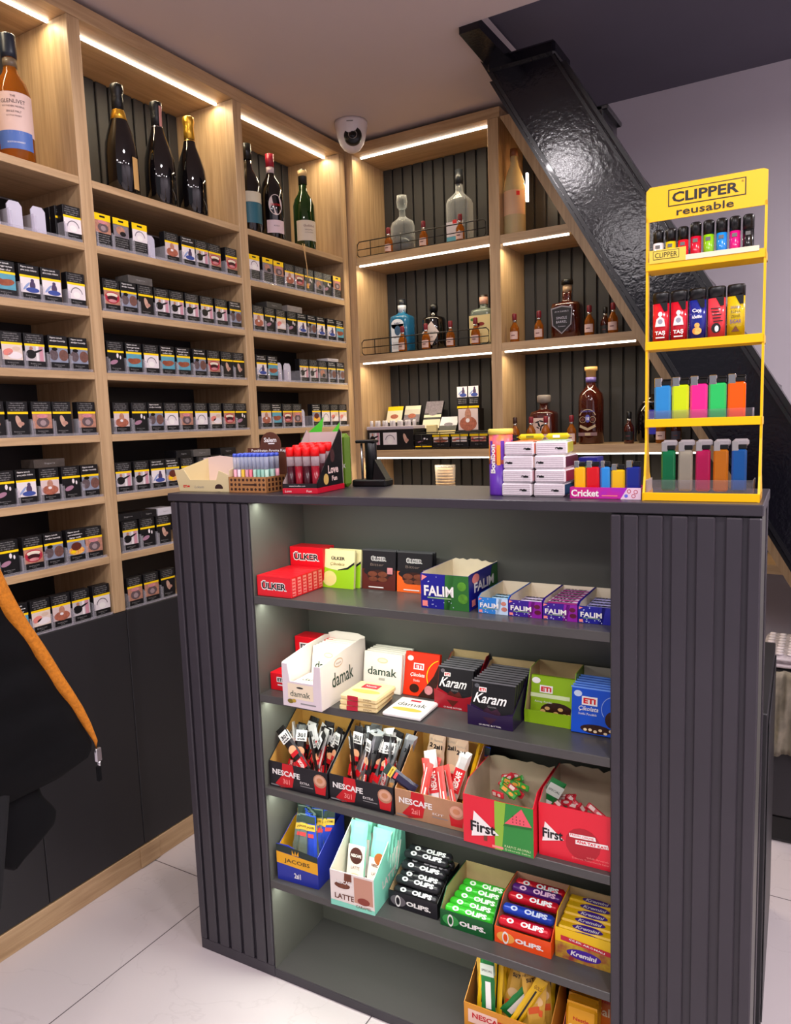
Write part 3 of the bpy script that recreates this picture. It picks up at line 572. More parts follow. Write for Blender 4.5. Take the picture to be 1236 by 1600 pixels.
def l_w(q): wrap(.0402, .07, .155, mat('#D8AE8A', .6), 85)(q); q.add([(.0412 * math.cos(math.radians(-52) + .2 * math.cos(i * PI / 6)), .0412 * math.sin(math.radians(-52) + .2 * math.cos(i * PI / 6)), .14 + .009 * math.sin(i * PI / 6)) for i in range(12)], [tuple(range(12))], RED); [curved_text(q, s_, .0402, z_, .05, .004, mat('#5A58A0', .6), l=3) for s_, z_ in (('Hacienda Real', .120), ('Reserva blanco', .110), ('Gran Seleccion', .100))]
def l_w2(q): wrap(.0402, .07, .155, mat('#D8AE8A', .6), 85)(q); [q.lathe([(.0406, z_), (.0406, z_ + .003)], mat('#8A84B8', .6), 10, a0=math.radians(-130), a1=math.radians(-50)) for z_ in (.125, .115, .105, .095)]; q.lathe([(.0408, .135), (.0408, .150)], RED, 3, a0=math.radians(-60), a1=math.radians(-42))
bottle('wine_bottle', 'tall pale gold wine bottle with brown top beside the slanted side', BW(-1.030, 2.675, Zs[4]), [(0, 0), (.036, 0), (.040, .005), (.040, .165), (.037, .19), (.026, .225), (.017, .245), (.0145, .262), (.0145, .283)], PALEG, [('cap', [(.0152, .280), (.0152, .306), (0, .307)], mat('#7A4A2C', .5))], labels=(l_w2,))
# blue, black, cream
def l_bl(q): a = q.art((0, -.0425, 0)); W_ = mat('#DDE4EC', .5); a.rect(-.030, .006, .060, .115, W_); a.ell(0, .12, .030, .022, W_, 1); a.ell(0, .095, .014, .02, mat('#3A5A7A', .5), 2); a.text('BOMBAY', 0, .125, .03, .006, mat('#2A3A5A', .5), 2, .02); a.text('SAPPHIRE', 0, .068, .036, .006, mat('#2A3A5A', .5), 2, .02); a.rect(-.024, .02, .048, .03, mat('#C4CCD8', .5), 2)
bottle('gin_bottle', 'light blue glass gin bottle with white arched label', BW(-1.553, 2.73, Zs[2]), [(0, 0), (.044, 0), (.046, .004), (.046, .142), (.042, .155), (.020, .165), (.014, .172), (.0135, .195)], BLUG, [('cap', [(.0158, .19), (.0165, .225), (0, .226)], mat('#20242C', .3)), ('neck_label', [(.0145, .172), (.0172, .19), (.0172, .20)], mat('#D8DCE4', .5))], sq=4, sy=.82, labels=(l_bl,))
def l_he(q): a = q.art((0.012, -.048, .072)); D_ = mat('#DCCFC8', .5); a.poly([(-.044, 0), (0, -.05), (.034, 0), (0, .045)], D_, 1); a.text("HENDRICK'S", -.004, 0, .054, .009, BLACK, 2); a.text('GIN', -.002, -.016, .014, .006, BLACK, 2)
bottle('gin_bottle', 'squat black apothecary gin bottle with diamond shaped white label', BW(-1.405, 2.73, Zs[2]), [(0, 0), (.045, 0), (.0475, .004), (.0475, .125), (.044, .135), (.018, .142), (.014, .146), (.0135, .165)], DG, [('stopper', [(.0165, .162), (.0175, .175), (.015, .19), (0, .191)], BLACK)], labels=(l_he,))
def l_cr(q): a = q.art((0, -.0435, 0)); a.rect(-.044, .015, .088, .105, mat('#D8C68E', .5)); a.ell(-.012, .082, .012, .01, mat('#8A2A22', .5), 2); a.ell(.006, .086, .014, .007, mat('#8A2A22', .5), 2); a.ell(-.03, .105, .008, .006, mat('#4A7A3A', .5), 2); a.text('MEZCAL', 0, .05, .05, .009, mat('#4A3A2A', .5), 2)
def l_cr2(q): a = q.art((0, -.0435, 0)); a.rect(-.044, .015, .088, .105, mat('#D8C68E', .5)); a.ell(-.012, .082, .012, .01, mat('#8A2A22', .5), 2); a.ell(.006, .086, .014, .007, mat('#8A2A22', .5), 2); a.ell(-.03, .105, .008, .006, mat('#4A7A3A', .5), 2)
bottle('gin_bottle', 'wide clear bottle with large cream label by the oak divider', BW(-1.185, 2.73, Zs[2]), [(0, 0), (.045, 0), (.0475, .004), (.0475, .13), (.043, .142), (.018, .15), (.0135, .155), (.0135, .17)], mat('#9AA89A', .06, trans=.6), [('stopper', [(.0145, .168), (.016, .20), (0, .201)], mat('#2A1A12', .4)), ('cap_stamp', [(.0166, .166), (.0167, .192)], mat('#D8A894', .5))], sq=3, sy=.85, labels=(l_cr2,))
def l_jk(q): a = q.art((-.006, -.0500, .07)); a.poly([(-.040, .042), (0, .050), (.040, .042), (.036, -.02), (0, -.052), (-.036, -.02)], mat('#8E8890', .5), 1); a.poly([(-.036, .038), (0, .045), (.036, .038), (.032, -.018), (0, -.047), (-.032, -.018)], BLK, 2); a.text("JACK DANIEL'S", 0, .028, .052, .007, SILV, 3); a.text('SINGLE', 0, .006, .04, .009, SILV, 3); a.text('BARREL', 0, -.008, .04, .009, SILV, 3); a.text('Tennessee', 0, -.024, .028, .005, SILV, 3)
bottle('whiskey_bottle', 'square shouldered dark whiskey bottle with black shield label', BW(-.852, 2.73, Zs[5]), [(0, 0), (.050, 0), (.053, .004), (.053, .118), (.049, .13), (.020, .137), (.0155, .145), (.0165, .155), (.0155, .175)], DAMB, [('collar', [(.0162, .170), (.0162, .197)], mat('#B89A7A', .45)), ('stopper', [(.021, .199), (.021, .213), (.018, .217), (0, .218)], BLACK)], sq=5, sy=.85, labels=(l_jk,))
def l_hi(q): a = q.art((0, -.0440, 0)); a.rect(-.036, .035, .072, .065, mat('#D9C0B4', .6)); [a.ell(*e_, BLK, 2, 10, r_) for e_, r_ in (((-.012, .085, .009, .003), .3), ((.004, .088, .010, .003), -.3), ((-.006, .075, .004, .010), .4), ((.008, .072, .010, .003), .5), ((.002, .062, .003, .012), -.2), ((-.010, .064, .007, .0025), -.5))]; a.ell(.028, .06, .008, .014, mat('#C98A9A', .6), 2)
bottle('whisky_decanter', 'square decanter of dark whisky with pale calligraphy label and glass stopper', BW(-.945, 2.73, Zs[6]), [(0, 0), (.045, 0), (.048, .004), (.048, .112), (.044, .122), (.020, .130), (.015, .137), (.015, .155)], DAMB, [('stopper', [(.014, .154), (.026, .160), (.027, .182), (.024, .186), (0, .187)], mat('#B0A49C', .1, trans=.5))], sq=4, sy=.85, labels=(l_hi,))
def l_ch(q):
    a = q.art((0, -.0455, 0)); CR = mat('#C9B48E', .45, .3); PU = mat('#5A5CB8', .5)
    for x_, w2 in ((-.018, .014), (.018, .014)): a.arc(x_, .088, .010, .0015, 0, 2 * PI, CR, 2, 16); a.ell(x_, .088, .006, .006, mat('#6A3A2A', .4), 1)
    a.poly([(-.030, .062), (0, .048), (.030, .062), (.026, .070), (0, .058), (-.026, .070)], CR, 1)
    a.arc(0, .095, .028, .003, .3, PI - .3, CR, 2); a.ell(0, .092, .009, .014, PU, 2); a.text('18', 0, .092, .012, .012, WHT, 3, .03); a.text('CHIVAS REGAL', 0, .118, .052, .007, PU, 3, .01); a.arc(0, .085, .030, .003, PI + .5, 2 * PI - .5, CR, 2); a.rect(-.034, .030, .068, .012, mat('#8A6A6A', .5), 1); a.rect(-.010, .031, .020, .010, CR, 2)
bottle('whisky_bottle', 'tall dark red whisky bottle with cork top and purple gold crest', BW(-.757, 2.70, Zs[6]), [(0, 0), (.042, 0), (.0450, .004), (.0450, .155), (.041, .18), (.026, .198), (.018, .208), (.0165, .215), (.018, .222), (.018, .236)], DAMB, [('neck_label', [(.0186, .222), (.0188, .240)], mat('#6A5A9A', .4)), ('cork', [(.017, .240), (.018, .262), (.023, .264), (.023, .277), (0, .278)], mat('#C79A5C', .6))], labels=(l_ch,))
def l_hn(q): a = q.art((0.012, -.046, .08)); a.rect(-.014, -.05, .034, .085, mat('#3A3CC8', .4)); a.text('XO', .003, 0, .018, .012, WHT, 2)
bottle('cognac_bottle', 'dark round cognac bottle with bright blue label behind the yellow stand', BW(-.553, 2.73, Zs[6]), [(0, 0), (.040, 0), (.048, .012), (.052, .06), (.050, .10), (.036, .132), (.018, .148), (.015, .17)], DG, [('neck_ring', [(.030, .138), (.034, .142), (.030, .146)], SILV)], sy=.8, labels=(l_hn,))
# wire rails
def rail(x0, x1, z, label, y=2.626):
    t = thing('wire_rail', label, 'shelf rail', BW(x0, y, z), 'black wire shelf rails'); L_ = x1 - x0; h_ = .062
    q = M(); r_ = .0022; c_ = .010
    q.tube([(c_, 0, 0.002), (0, 0, c_), (0, 0, h_ - c_), (c_, 0, h_), (L_ - c_, 0, h_), (L_, 0, h_ - c_), (L_, 0, c_), (L_ - c_, 0, .002), (c_, 0, .002)], r_, BLACK); part(q, 'outer_frame', t)
    q = M(); q.tube([(0, 0, h_ * .5), (L_, 0, h_ * .5)], r_ * .8, BLACK); part(q, 'middle_wire', t)
    for f_ in (.11, .36, .62, .86): q = M(); q.tube([(L_ * f_, 0, 0), (L_ * f_, 0, h_)], r_ * .8, BLACK); part(q, 'post', t)
rail(-1.694, -1.126, Zs[1], 'black wire rail in front of the clear bottles on the top shelf'); rail(-1.690, -1.122, Zs[2], 'black wire rail in front of the gin bottles'); rail(-1.460, -1.124, Zs[3] + .006, 'black wire rail in front of the tobacco packs')

# ================================================================== TOBACCO SHELF (back, left section)
z = Zs[3]
t = thing('tube_display_box', 'black display box of white filter tubes at the left shelf end', 'display box', BW(-1.690, 2.64, z))
q = M(); q.box(0, .222, 0, .10, .0, .082, BLK, .001); a = q.art((0, 0, 0)); pic(a, 'M', .012, .022, .050, .050); pic(a, 'W', .078, .022, .066, .050); pic(a, 'H', .155, .022, .058, .050); part(q, 'carton', t)
q = M(); q.box(-.002, .224, -.003, .10, .084, .098, mat('#BDB2BA', .5), .002); part(q, 'tray', t)
for i in range(12):
    q = M(); q.lathe([(.0075, .098), (.0075, .118), (.006, .122), (0, .1225)], mat('#D9D4D6', .4), 10, cx=.012 + i * .0182, cy=.018 + (i % 2) * .012); part(q, 'filter_tube', t)
def pouch(x, y, z, w_, h_, tilt, label, bands, rz=0):
    q = M(); q.T = rot('X', -tilt); q.box(0, w_, 0, .012, 0, h_, BLK, .002); a = q.art((0, 0, 0))
    for f0, f1, mt in bands: a.rect(.001, h_ * f0, w_ - .002, h_ * (f1 - f0), mt, 1)
    a.text('Sigara içmek öldürür', w_ / 2, h_ * .12, w_ * .8, .005, TXW, 2); a.ell(w_ * .5, h_ * .56, w_ * .25, h_ * .10, MUSCLE if rz == 0 else GREYP, 2)
    solo(q, 'tobacco_pouch', label, 'tobacco pouch', BW(x, y, z, rz))
W2 = mat('#E8DFC0', .5); TRY = mat('#2A282A', .5)
q = M(); q.box(-.19, .205, 0, .075, 0, .055, BLK, .002); q.box(-.19, .205, .05, .075, .055, .078, BLK, .002); solo(q, 'display_riser', 'low black riser holding the leaning tobacco pouches', 'display stand', BW(-1.50, 2.752, z))
pouch(-1.675, 2.757, z + .084, .078, .105, 22, 'yellow topped tobacco pouch leaning at the left, behind filter tubes', [(.82, 1, YEL), (.30, .82, W2)])
pouch(-1.588, 2.757, z + .084, .078, .105, 22, 'cream topped tobacco pouch leaning beside the yellow one', [(.85, 1, W2), (.62, .85, mat('#C9C4B4', .5)), (.3, .62, GREYP)])
pouch(-1.492, 2.757, z + .084, .082, .125, 26, 'tall grey and cream tobacco pouch leaning in the shelf middle', [(.55, 1, GREYP), (.0, .32, W2), (.40, .5, W2)], .02)
pouch(-1.390, 2.70, z + .058, .080, .085, 34, 'white tobacco pouch with blue figure leaning low', [(.5, 1, PAPER), (0, .22, mat('#C8B478', .5))], .02)
q = M(); q.box(0, .045, 0, .02, 0, .04, mat('#D8C68E', .5), .002); solo(q, 'tobacco_pouch', 'small cream pouch corner beside the low white pouch', 'tobacco pouch', BW(-1.44, 2.70, z + .058))
for k, xx in enumerate((-1.296, -1.247)):
    q = M(); q.box(0, .046, 0, .02, 0, .088, BLK, .0008); a = q.art((0, 0, 0)); pic(a, 'B', .001, .045, .044, .042); a.rect(0, .002, .046, .008, YEL); [a.text('Sigara içmek', .023, .036 - .007 * i, .036, .004, TXW, 1) for i in range(3)]
    solo(q, 'cigarette_pack', f'{["left", "right"][k]} of two packs with blue figure stacked high near the divider', 'cigarette pack', BW(xx, 2.70, z + .158))
q = M(); q.box(0, .094, 0, .05, 0, .1002, BLK, .001); a = q.art((0, 0, 0)); pic(a, 'C', .004, .016, .086, .084); solo(q, 'tobacco_box', 'tobacco box with bare neck picture under two small packs', 'box', BW(-1.296, 2.70, z + .0572))
q = M(); q.box(0, .10, 0, .055, 0, .0568, BLK, .001); solo(q, 'cigarette_pack', 'plain black box supporting the neck picture box', 'box', BW(-1.300, 2.698, z))
for k, (xx, t_) in enumerate(((-1.462, 'K'), (-1.382, 'C'), (-1.300, 'Y'), (-1.218, 'T'))):
    q = M(); q.box(0, .076, 0, .022, 0, .062, BLK, .001); a = q.art((0, 0, 0)); a.rect(0, .050 if k else .006, .076, .008, YEL); pic(a, t_, .006, .028, .064, .02); a.text('Sigara', .038, .018, .03, .004, TXG, 1)
    solo(q, 'cigarette_pack', f'low black pack lying sideways behind the rail, {ORD[k]} from the left', 'cigarette pack', BW(xx, 2.642, z))
# paper cup stack on the lower shelf
t = thing('cup_stack', 'tall stack of beige paper cups standing under the tobacco shelf', 'paper cups', BW(-1.357, 2.70, .8002))
CUPM = mat('#BFA078', .6, noise=.2, nscale=60); q = M()
for i in range(26): q.lathe([(.030, .0), (.040, .006), (.0415, .010), (.040, .0115)], CUPM, 20, z=i * .0118)
part(q, 'cups', t)
q = M(); q.lathe([(.028, .0), (.043, .31), (.042, .32)], clear('thin_film', '#F2ECE6', .12), 20); part(q, 'plastic_sleeve', t)

# ================================================================== JACKET
NAVY = mat('#050508', .9, name='navy_nylon', noise=.3, nscale=14, bump=.3, spec=.2); NAVY2 = mat('#090A10', .85, name='navy_shell', noise=.25, nscale=10, bump=.3); ORG = mat('#C87812', .75, name='orange_lining', noise=.25, nscale=200, bump=.8)
jk = thing('jacket', 'dark navy puffer jacket with orange lining edge hanging at the left', 'jacket', BW(-1.0, 0, 0))
def loft(rows, mt, puff=0):
    q = M(); vs = []; n = 28
    for z_, ya, yb, th in rows:
        c_ = (ya + yb) / 2; r_ = (yb - ya) / 2
        for i in range(n):
            a_ = 2 * PI * i / n; e = .75; cy_ = math.copysign(abs(math.cos(a_)) ** e, math.cos(a_)); sx_ = math.copysign(abs(math.sin(a_)) ** e, math.sin(a_))
            w_ = 1 + puff * math.sin(i * 1.7 + z_ * 55)
            vs.append((sx_ * th * w_, c_ + cy_ * r_, z_))
    fs = [(j_ * n + i, j_ * n + (i + 1) % n, (j_ + 1) * n + (i + 1) % n, (j_ + 1) * n + i) for j_ in range(len(rows) - 1) for i in range(n)]
    fs += [tuple(range(n))[::-1], tuple((len(rows) - 1) * n + i for i in range(n))]
    q.add(vs, fs, mt, True); return q
def interp(tab, z_):
    for (z0, v0), (z1, v1) in zip(tab, tab[1:]):
        if z0 <= z_ <= z1: k = (z_ - z0) / (z1 - z0); k = k; return v0 + (v1 - v0) * k
    return tab[-1][1]
edge = [(.775, .66), (.780, .695), (.790, .712), (.81, .712), (.84, .700), (.88, .682), (.93, .655), (.98, .632), (1.03, .604), (1.08, .580), (1.30, .50)]
rows = []
for i in range(46):
    z_ = .775 + (1.30 - .775) * i / 45; rows.append((z_, .20, interp(edge, z_), (.028 + .010 * abs(math.sin(i * .55))) * (.25 + .75 * min(1, i / 5))))
part(loft(rows, NAVY, .08), 'body', jk)
edge2 = [(.665, .570), (.675, .590), (.685, .615), (.70, .637), (.715, .643), (.73, .636), (.75, .622), (.78, .614), (.84, .60)]
rows = [(.665 + .175 * i / 20, .50 + (.06 * max(0, 1 - i / 5)), interp(edge2, .665 + .175 * i / 20), .012 + .006 * min(1, i / 4)) for i in range(21)]
o = part(loft(rows, NAVY, .05), 'lower_flap', jk, 'hanging hem flap'); o.location = (-.02, .012, 0)
rows = [(.60 + .25 * i / 20, .2, .535 + .045 * i / 20 - .004 * max(0, 3 - i), .014) for i in range(21)]
o = part(loft(rows, NAVY2, .06), 'sleeve', jk); o.location = (.01, 0, 0)
q = M(); pts = [(.010 - .0, interp(edge, z_) + .002, z_) for z_ in (.79, .81, .84, .87, .90, .93, .96, .99, 1.02, 1.05, 1.08, 1.12, 1.2)]
q.tube(pts, [.0015, .003, .006, .008, .009, .010, .010, .010, .011, .012, .014, .015, .016], ORG, 10); part(q, 'lining_edge', jk, 'orange ribbed lining edge')
q = M(); q.box(.006, .012, .712, .722, .775, .797, SILV, .001); q.tube([(.009, .718, .776), (.009, .717, .765)], .0025, SILV); q.box(.005, .012, .712, .720, .742, .768, NAVY, .002); part(q, 'zipper_pull', jk, 'silver zipper pull')

# ================================================================== STOOL WITH CUSHION AT FAR RIGHT
t = thing('chair', 'dark chair with a white patterned seat behind the counter at right', 'chair', BW(-.155, 2.345, 0))
DCH = mat('#2B282C', .6)
q = M(); q.box(0, .17, 0, .24, .09, .55, DCH, .01); part(q, 'base', t); q = M(); q.box(.02, .15, .02, .22, 0, .09, BLACK, .01); part(q, 'foot', t)
q = M(); q.box(-.006, .18, -.012, .245, .552, .562, mat('#B5A8AC', .5), .003); part(q, 'seat_board', t)
SP = mat('#C9BEC2', .7, noise=.35, nscale=70); q = M(); q.box(-.004, .178, -.010, .243, .5625, .590, SP, .012)
for i in range(6):
    for k in range(8): q.lathe([(.0, .004), (.008, .003), (.012, .0)][::-1], mat('#E6DCE0', .7), 8, cx=.016 + i * .029, cy=.006 + k * .0305, z=.5895)
part(q, 'cushion', t, 'white dimpled cushion')
q = M(); CL = mat('#8E8574', .9, noise=.4, nscale=25, bump=.9); n = 26; vs = []
for j_ in range(14):
    for i in range(n): vs.append((.03 + i * .0055, -.030 - .010 * math.sin(i * .8 + j_ * .5) - .004 * math.sin(i * 2.1), .545 - j_ * .019 - .006 * math.sin(i * .5) * (j_ > 11)))
k0 = len(vs); vs += [(x_, y_ + .014, z_) for x_, y_, z_ in vs]
fs = [(j_ * n + i, j_ * n + i + 1, (j_ + 1) * n + i + 1, (j_ + 1) * n + i)[::-1] for j_ in range(13) for i in range(n - 1)]; fs += [tuple(k0 + i for i in f[::-1]) for f in fs]
bd = list(range(n)) + [j_ * n + n - 1 for j_ in range(1, 14)] + [13 * n + i for i in range(n - 2, -1, -1)] + [j_ * n for j_ in range(12, 0, -1)]
fs += [(bd[i], bd[(i + 1) % len(bd)], k0 + bd[(i + 1) % len(bd)], k0 + bd[i]) for i in range(len(bd))]
q.add(vs, fs, CL, True); solo(q, 'blanket', 'crumpled beige cloth hanging below the white patterned seat', 'blanket', BW(-.155, 2.345, 0))

# ================================================================== COUNTER SHELF 1
S1, S2, S3, S4, S5 = [z_ + .0003 for z_ in FZ]
REDB = mat('#E01222', .35, name='red_carton'); PNK = mat('#F58A84', .4)
def logo_box(w_, d_, h_, mt, txt, tw, th, side=True, outline=True, ty=.55):
    q = M(); q.box(0, w_, 0, d_, 0, h_, mt, .0008); a = q.art((0, 0, 0))
    if outline: a.text(txt, w_ / 2, h_ * ty, tw * 1.06, th * 1.3, WHT, 1, .075)
    a.text(txt, w_ / 2, h_ * ty, tw, th, BLK, 2, .03)
    if side:
        b_ = q.art((w_, 0, 0), (0, 1, 0)); b_.rect(d_ * .18, h_ * .08, d_ * .64, h_ * .84, PNK, 1)
        for i in range(5): b_.rect(d_ * .22, h_ * (.14 + .155 * i), d_ * .5, h_ * .06, REDB, 2)
    return q
me = logo_box(.094, .0195, .046, REDB, 'ÜLKER', .066, .017).mesh('chocolate_box')
for i in range(6):
    solo(me, 'chocolate_box', 'small red box lettered in black, frontmost of the low row at left' if i == 0 else 'small red box standing in the low row behind the front red box', 'chocolate box', CN(.236, .008 + i * .0202, S1), 'low row of small red boxes')
q = logo_box(.094, .048, .0905, REDB, 'ÜLKER', .070, .017, ty=.76); solo(q, 'chocolate_box', 'taller red box with black lettering behind the low red row', 'chocolate box', CN(.236, .1335, S1))
def slab(w_, h_, d_, mt, deco, tilt=8, edge=None):
    q = M(); q.T = tr(0, 0, d_ * math.sin(math.radians(tilt))*0) @ rot('X', -tilt); q.box(0, w_, 0, d_, 0, h_, mt, .0012); a = q.art((0, 0, 0)); deco(a, w_, h_)
    if edge: q.box(-.0012, w_ + .0012, -.0002, d_ * .3, h_ - .001, h_ + .002, edge); 
    return q
CRM = mat('#EFE2A8', .4); LIME = mat('#9ACB1E', .35); CHOC = mat('#3A1A10', .35, noise=.4, nscale=120); CHOCL = mat('#7A4028', .35, noise=.3, nscale=120)
def d_lime(a, w_, h_):
    a.poly([(0, 0), (w_, 0), (w_, h_ * .66), (w_ * .8, h_ * .52), (w_ * .5, h_ * .46), (w_ * .2, h_ * .50), (0, h_ * .56)], LIME, 1)
    a.poly([(w_ * .5, h_ * .46), (w_ * .8, h_ * .50), (w_, h_ * .64), (w_, h_ * .70), (w_ * .78, h_ * .55), (w_ * .5, h_ * .48)], BLK, 2)
    a.text('ÜLKER', w_ * .5, h_ * .78, w_ * .42, h_ * .10, BLK, 2, .03); a.text('Çikolata', w_ * .48, h_ * .62, w_ * .45, h_ * .09, mat('#8A7A3A', .5), 2, 0, .3)
    a.ell(w_ * .25, h_ * .24, w_ * .22, h_ * .2, mat('#E8DC8A', .4), 2); a.ell(w_ * .32, h_ * .22, w_ * .13, h_ * .10, mat('#F2D58A', .4), 3)
def choc_bar_thing(q, label, P, group=None): return solo(q, 'chocolate_bar', label, 'chocolate bar', P, group)
choc_bar_thing(slab(.088, .088, .008, CRM, d_lime, 8), 'yellow and lime green chocolate bar, front one of the pair', CN(.323, .132, S1))
choc_bar_thing(slab(.088, .088, .008, CRM, d_lime, 8), 'yellow and lime green chocolate bar, rear one of the pair', CN(.331, .147, S1))
def d_dk(col, lg):
    def f(a, w_, h_):
        a.rect(0, 0, w_, h_ * .52, mat(col, .35), 1); a.ell(w_ * .5, h_ * .46, w_ * .46, h_ * .14, BLK, 2)
        a.ell(w_ * .48, h_ * .36, w_ * .33, h_ * .15, CHOC, 3); a.ell(w_ * .32, h_ * .40, w_ * .14, h_ * .07, CHOCL, 4); a.ell(w_ * .62, h_ * .40, w_ * .14, h_ * .07, CHOCL, 4); a.ell(w_ * .34, h_ * .27, w_ * .14, h_ * .06, CHOCL, 4); a.ell(w_ * .62, h_ * .27, w_ * .14, h_ * .06, CHOCL, 4)
        a.text('ÜLKER', w_ * .5, h_ * .80, w_ * .46, h_ * .13, WHT, 2, .09); a.text('ÜLKER', w_ * .5, h_ * .80, w_ * .43, h_ * .10, BLK, 3, .02); a.text(lg, w_ * .45, h_ * .64, w_ * .4, h_ * .07, mat('#7A6A60', .5), 3)
        a.rect(w_ * .2, h_ * .05, w_ * .45, h_ * .025, WHT, 4); a.rect(w_ * .76, h_ * .42, w_ * .16, h_ * .16, PINK, 5)
    return f
for k, (u_, col, lg, ds) in enumerate(((.423, '#5A1E14', 'Bitter', 'dark brown'), (.513, '#F0641C', 'Bitter', 'black and orange'))):
    for j_ in range(2):
        choc_bar_thing(slab(.086, .088, .009, BLK, d_dk(col, lg), 5, mat('#4A4A4C', .5)), f'{ds} square chocolate bar, {["front", "rear"][j_]} of its pair on the top counter shelf', CN(u_, .150 + j_ * .0125, S1))
# cartons
def carton(name, label, P, w_, d_, hf, hb, mo, mi, deco=None, side=None, kn=.12, floor_=True, torn=False, cat='display carton', notch=None, t=.0016):
    q = M()
    if notch:
        a0, a1, dz = notch; fp = [(0, 0), (w_, 0), (w_, hf), (w_ * a1, hf), (w_ * (a1 - .06), hf - dz), (w_ * (a0 + .06), hf - dz), (w_ * a0, hf), (0, hf)]
    else: fp = [(0, 0), (w_, 0), (w_, hf), (0, hf)]
    q.prism(fp, (0, 0, 0), (1, 0, 0), (0, 0, 1), t, mo, mi)
    sp_ = [(t, 0), (d_, 0), (d_, hb), (d_ * (1 - kn), hb), (t, hf)]
    q.prism(sp_, (w_, 0, 0), (0, 1, 0), (0, 0, 1), t, mo, mi)
    q.prism([(-y_, z_) for y_, z_ in sp_], (0, 0, 0), (0, -1, 0), (0, 0, 1), t, mo, mi)
    if torn:
        rr = random.Random(len(label)); top = [(w_ * (1 - i / 12), hb + rr.uniform(-.004, .004)) for i in range(13)]
        bp = [(0, 0), (w_, 0)] + top
    else: bp = [(0, 0), (w_, 0), (w_, hb), (0, hb)]
    q.prism(bp, (0, d_ - t, 0), (1, 0, 0), (0, 0, 1), t, mi, mo)
    q.box(t, w_ - t, t, d_ - t, 0, t, mi)
    if deco: deco(q.art((0, 0, 0)), w_, hf)
    if side: side(q.art((w_, 0, 0), (0, 1, 0)), d_, hf, hb)
    return solo(q, name, label, cat, P)
NVY = mat('#1C1C82', .35); MAG = mat('#8A1E9C', .35); LBL = mat('#3C8CD8', .35); GRNF = mat('#2E6A2E', .4, noise=.3, nscale=60); STAR = mat('#C9D4F4', .4); VIO = mat('#4A1E9A', .35)
def d_falim(c1, c2, fr, cut=.6):
    def f(a, w_, h_):
        a.rect(0, 0, w_ * cut, h_, mat(c1, .35), 1); a.poly([(w_ * cut, 0), (w_, 0), (w_, h_), (w_ * (cut + .1), h_)], mat(c2, .35), 1); a.poly([(w_ * (cut - .02), 0), (w_ * (cut + .1), 0), (w_ * (cut + .2), h_), (w_ * (cut + .02), h_)], mat(c2, .35), 1)
        if fr: a.ell(w_ * .86, h_ * .7, w_ * .09, h_ * .13, mat(fr, .4, noise=.3, nscale=80), 2); a.ell(w_ * .88, h_ * .35, w_ * .10, h_ * .14, mat(fr, .4, noise=.4, nscale=80), 2)
        a.text('FALIM', w_ * .38, h_ * .52, w_ * .62, h_ * .30, WHT, 4, .03); a.rect(w_ * .14, h_ * .30, w_ * .5, h_ * .035, mat('#8FB47A', .5), 3)
        r2 = random.Random(5)
        for i in range(12): a.ell(r2.uniform(.05, .75) * w_, r2.choice((r2.uniform(.06, .25), r2.uniform(.75, .95))) * h_, .001, .001, STAR, 3, 6)
        a.rect(w_ * .03, h_ * .06, w_ * .11, h_ * .16, PNK, 3); a.poly([(w_ * .02, h_ * .8), (w_ * .14, h_ * .92), (w_ * .03, h_ * .97)], PNK, 3)
    return f
def s_falim(a, d_, hf, hb):
    a.poly([(0, 0), (d_, 0), (d_, hb), (d_ * .6, hb), (d_ * .35, hf), (0, hf)], NVY, 1); a.poly([(d_ * .6, 0), (d_, 0), (d_, hb * .98), (d_ * .8, hb * .98)], GRNF, 2); a.text('FALIM', d_ * .5, hf * .60, d_ * .68, hf * .28, WHT, 4, .03); a.rect(d_ * .08, hf * .1, d_ * .12, hf * .18, PNK, 3); a.ell(d_ * .22, hf * .85, d_ * .12, hf * .14, PNK, 3)
carton('gum_carton', 'large open navy and green gum carton, empty, on the top counter shelf', CN(.628, .042, S1), .104, .155, .070, .072, NVY, CREAM, d_falim('#1C1C8A', '#2E6A2E', '#5A9A2C', .5), s_falim, kn=.9, torn=True)
GUMS = []
def gumrow(u, v, w_, n, z0, body, band, label, group, name='gum_pack', txt='FALIM', rows=1, v1=.02):
    q = M(); q.box(0, w_, 0, .017, 0, .012, body, .003); a = q.art((0, 0, .012), (1, 0, 0), (0, 1, 0)); a.rect(w_ * .04, .003, w_ * .92, .011, band, 1); a.text(txt, w_ * .45, .0085, w_ * .7, .008, BLK if body != BLK else WHT, 2, .06, .2)
    f = q.art((0, 0, 0)); f.rect(w_ * .1, .002, w_ * .8, .007, band, 1); me = q.mesh(name)
    for r2 in range(rows):
        for i in range(n): solo(me, name, label, 'chewing gum', CN(u, v + i * v1, z0 + r2 * .0124), group)
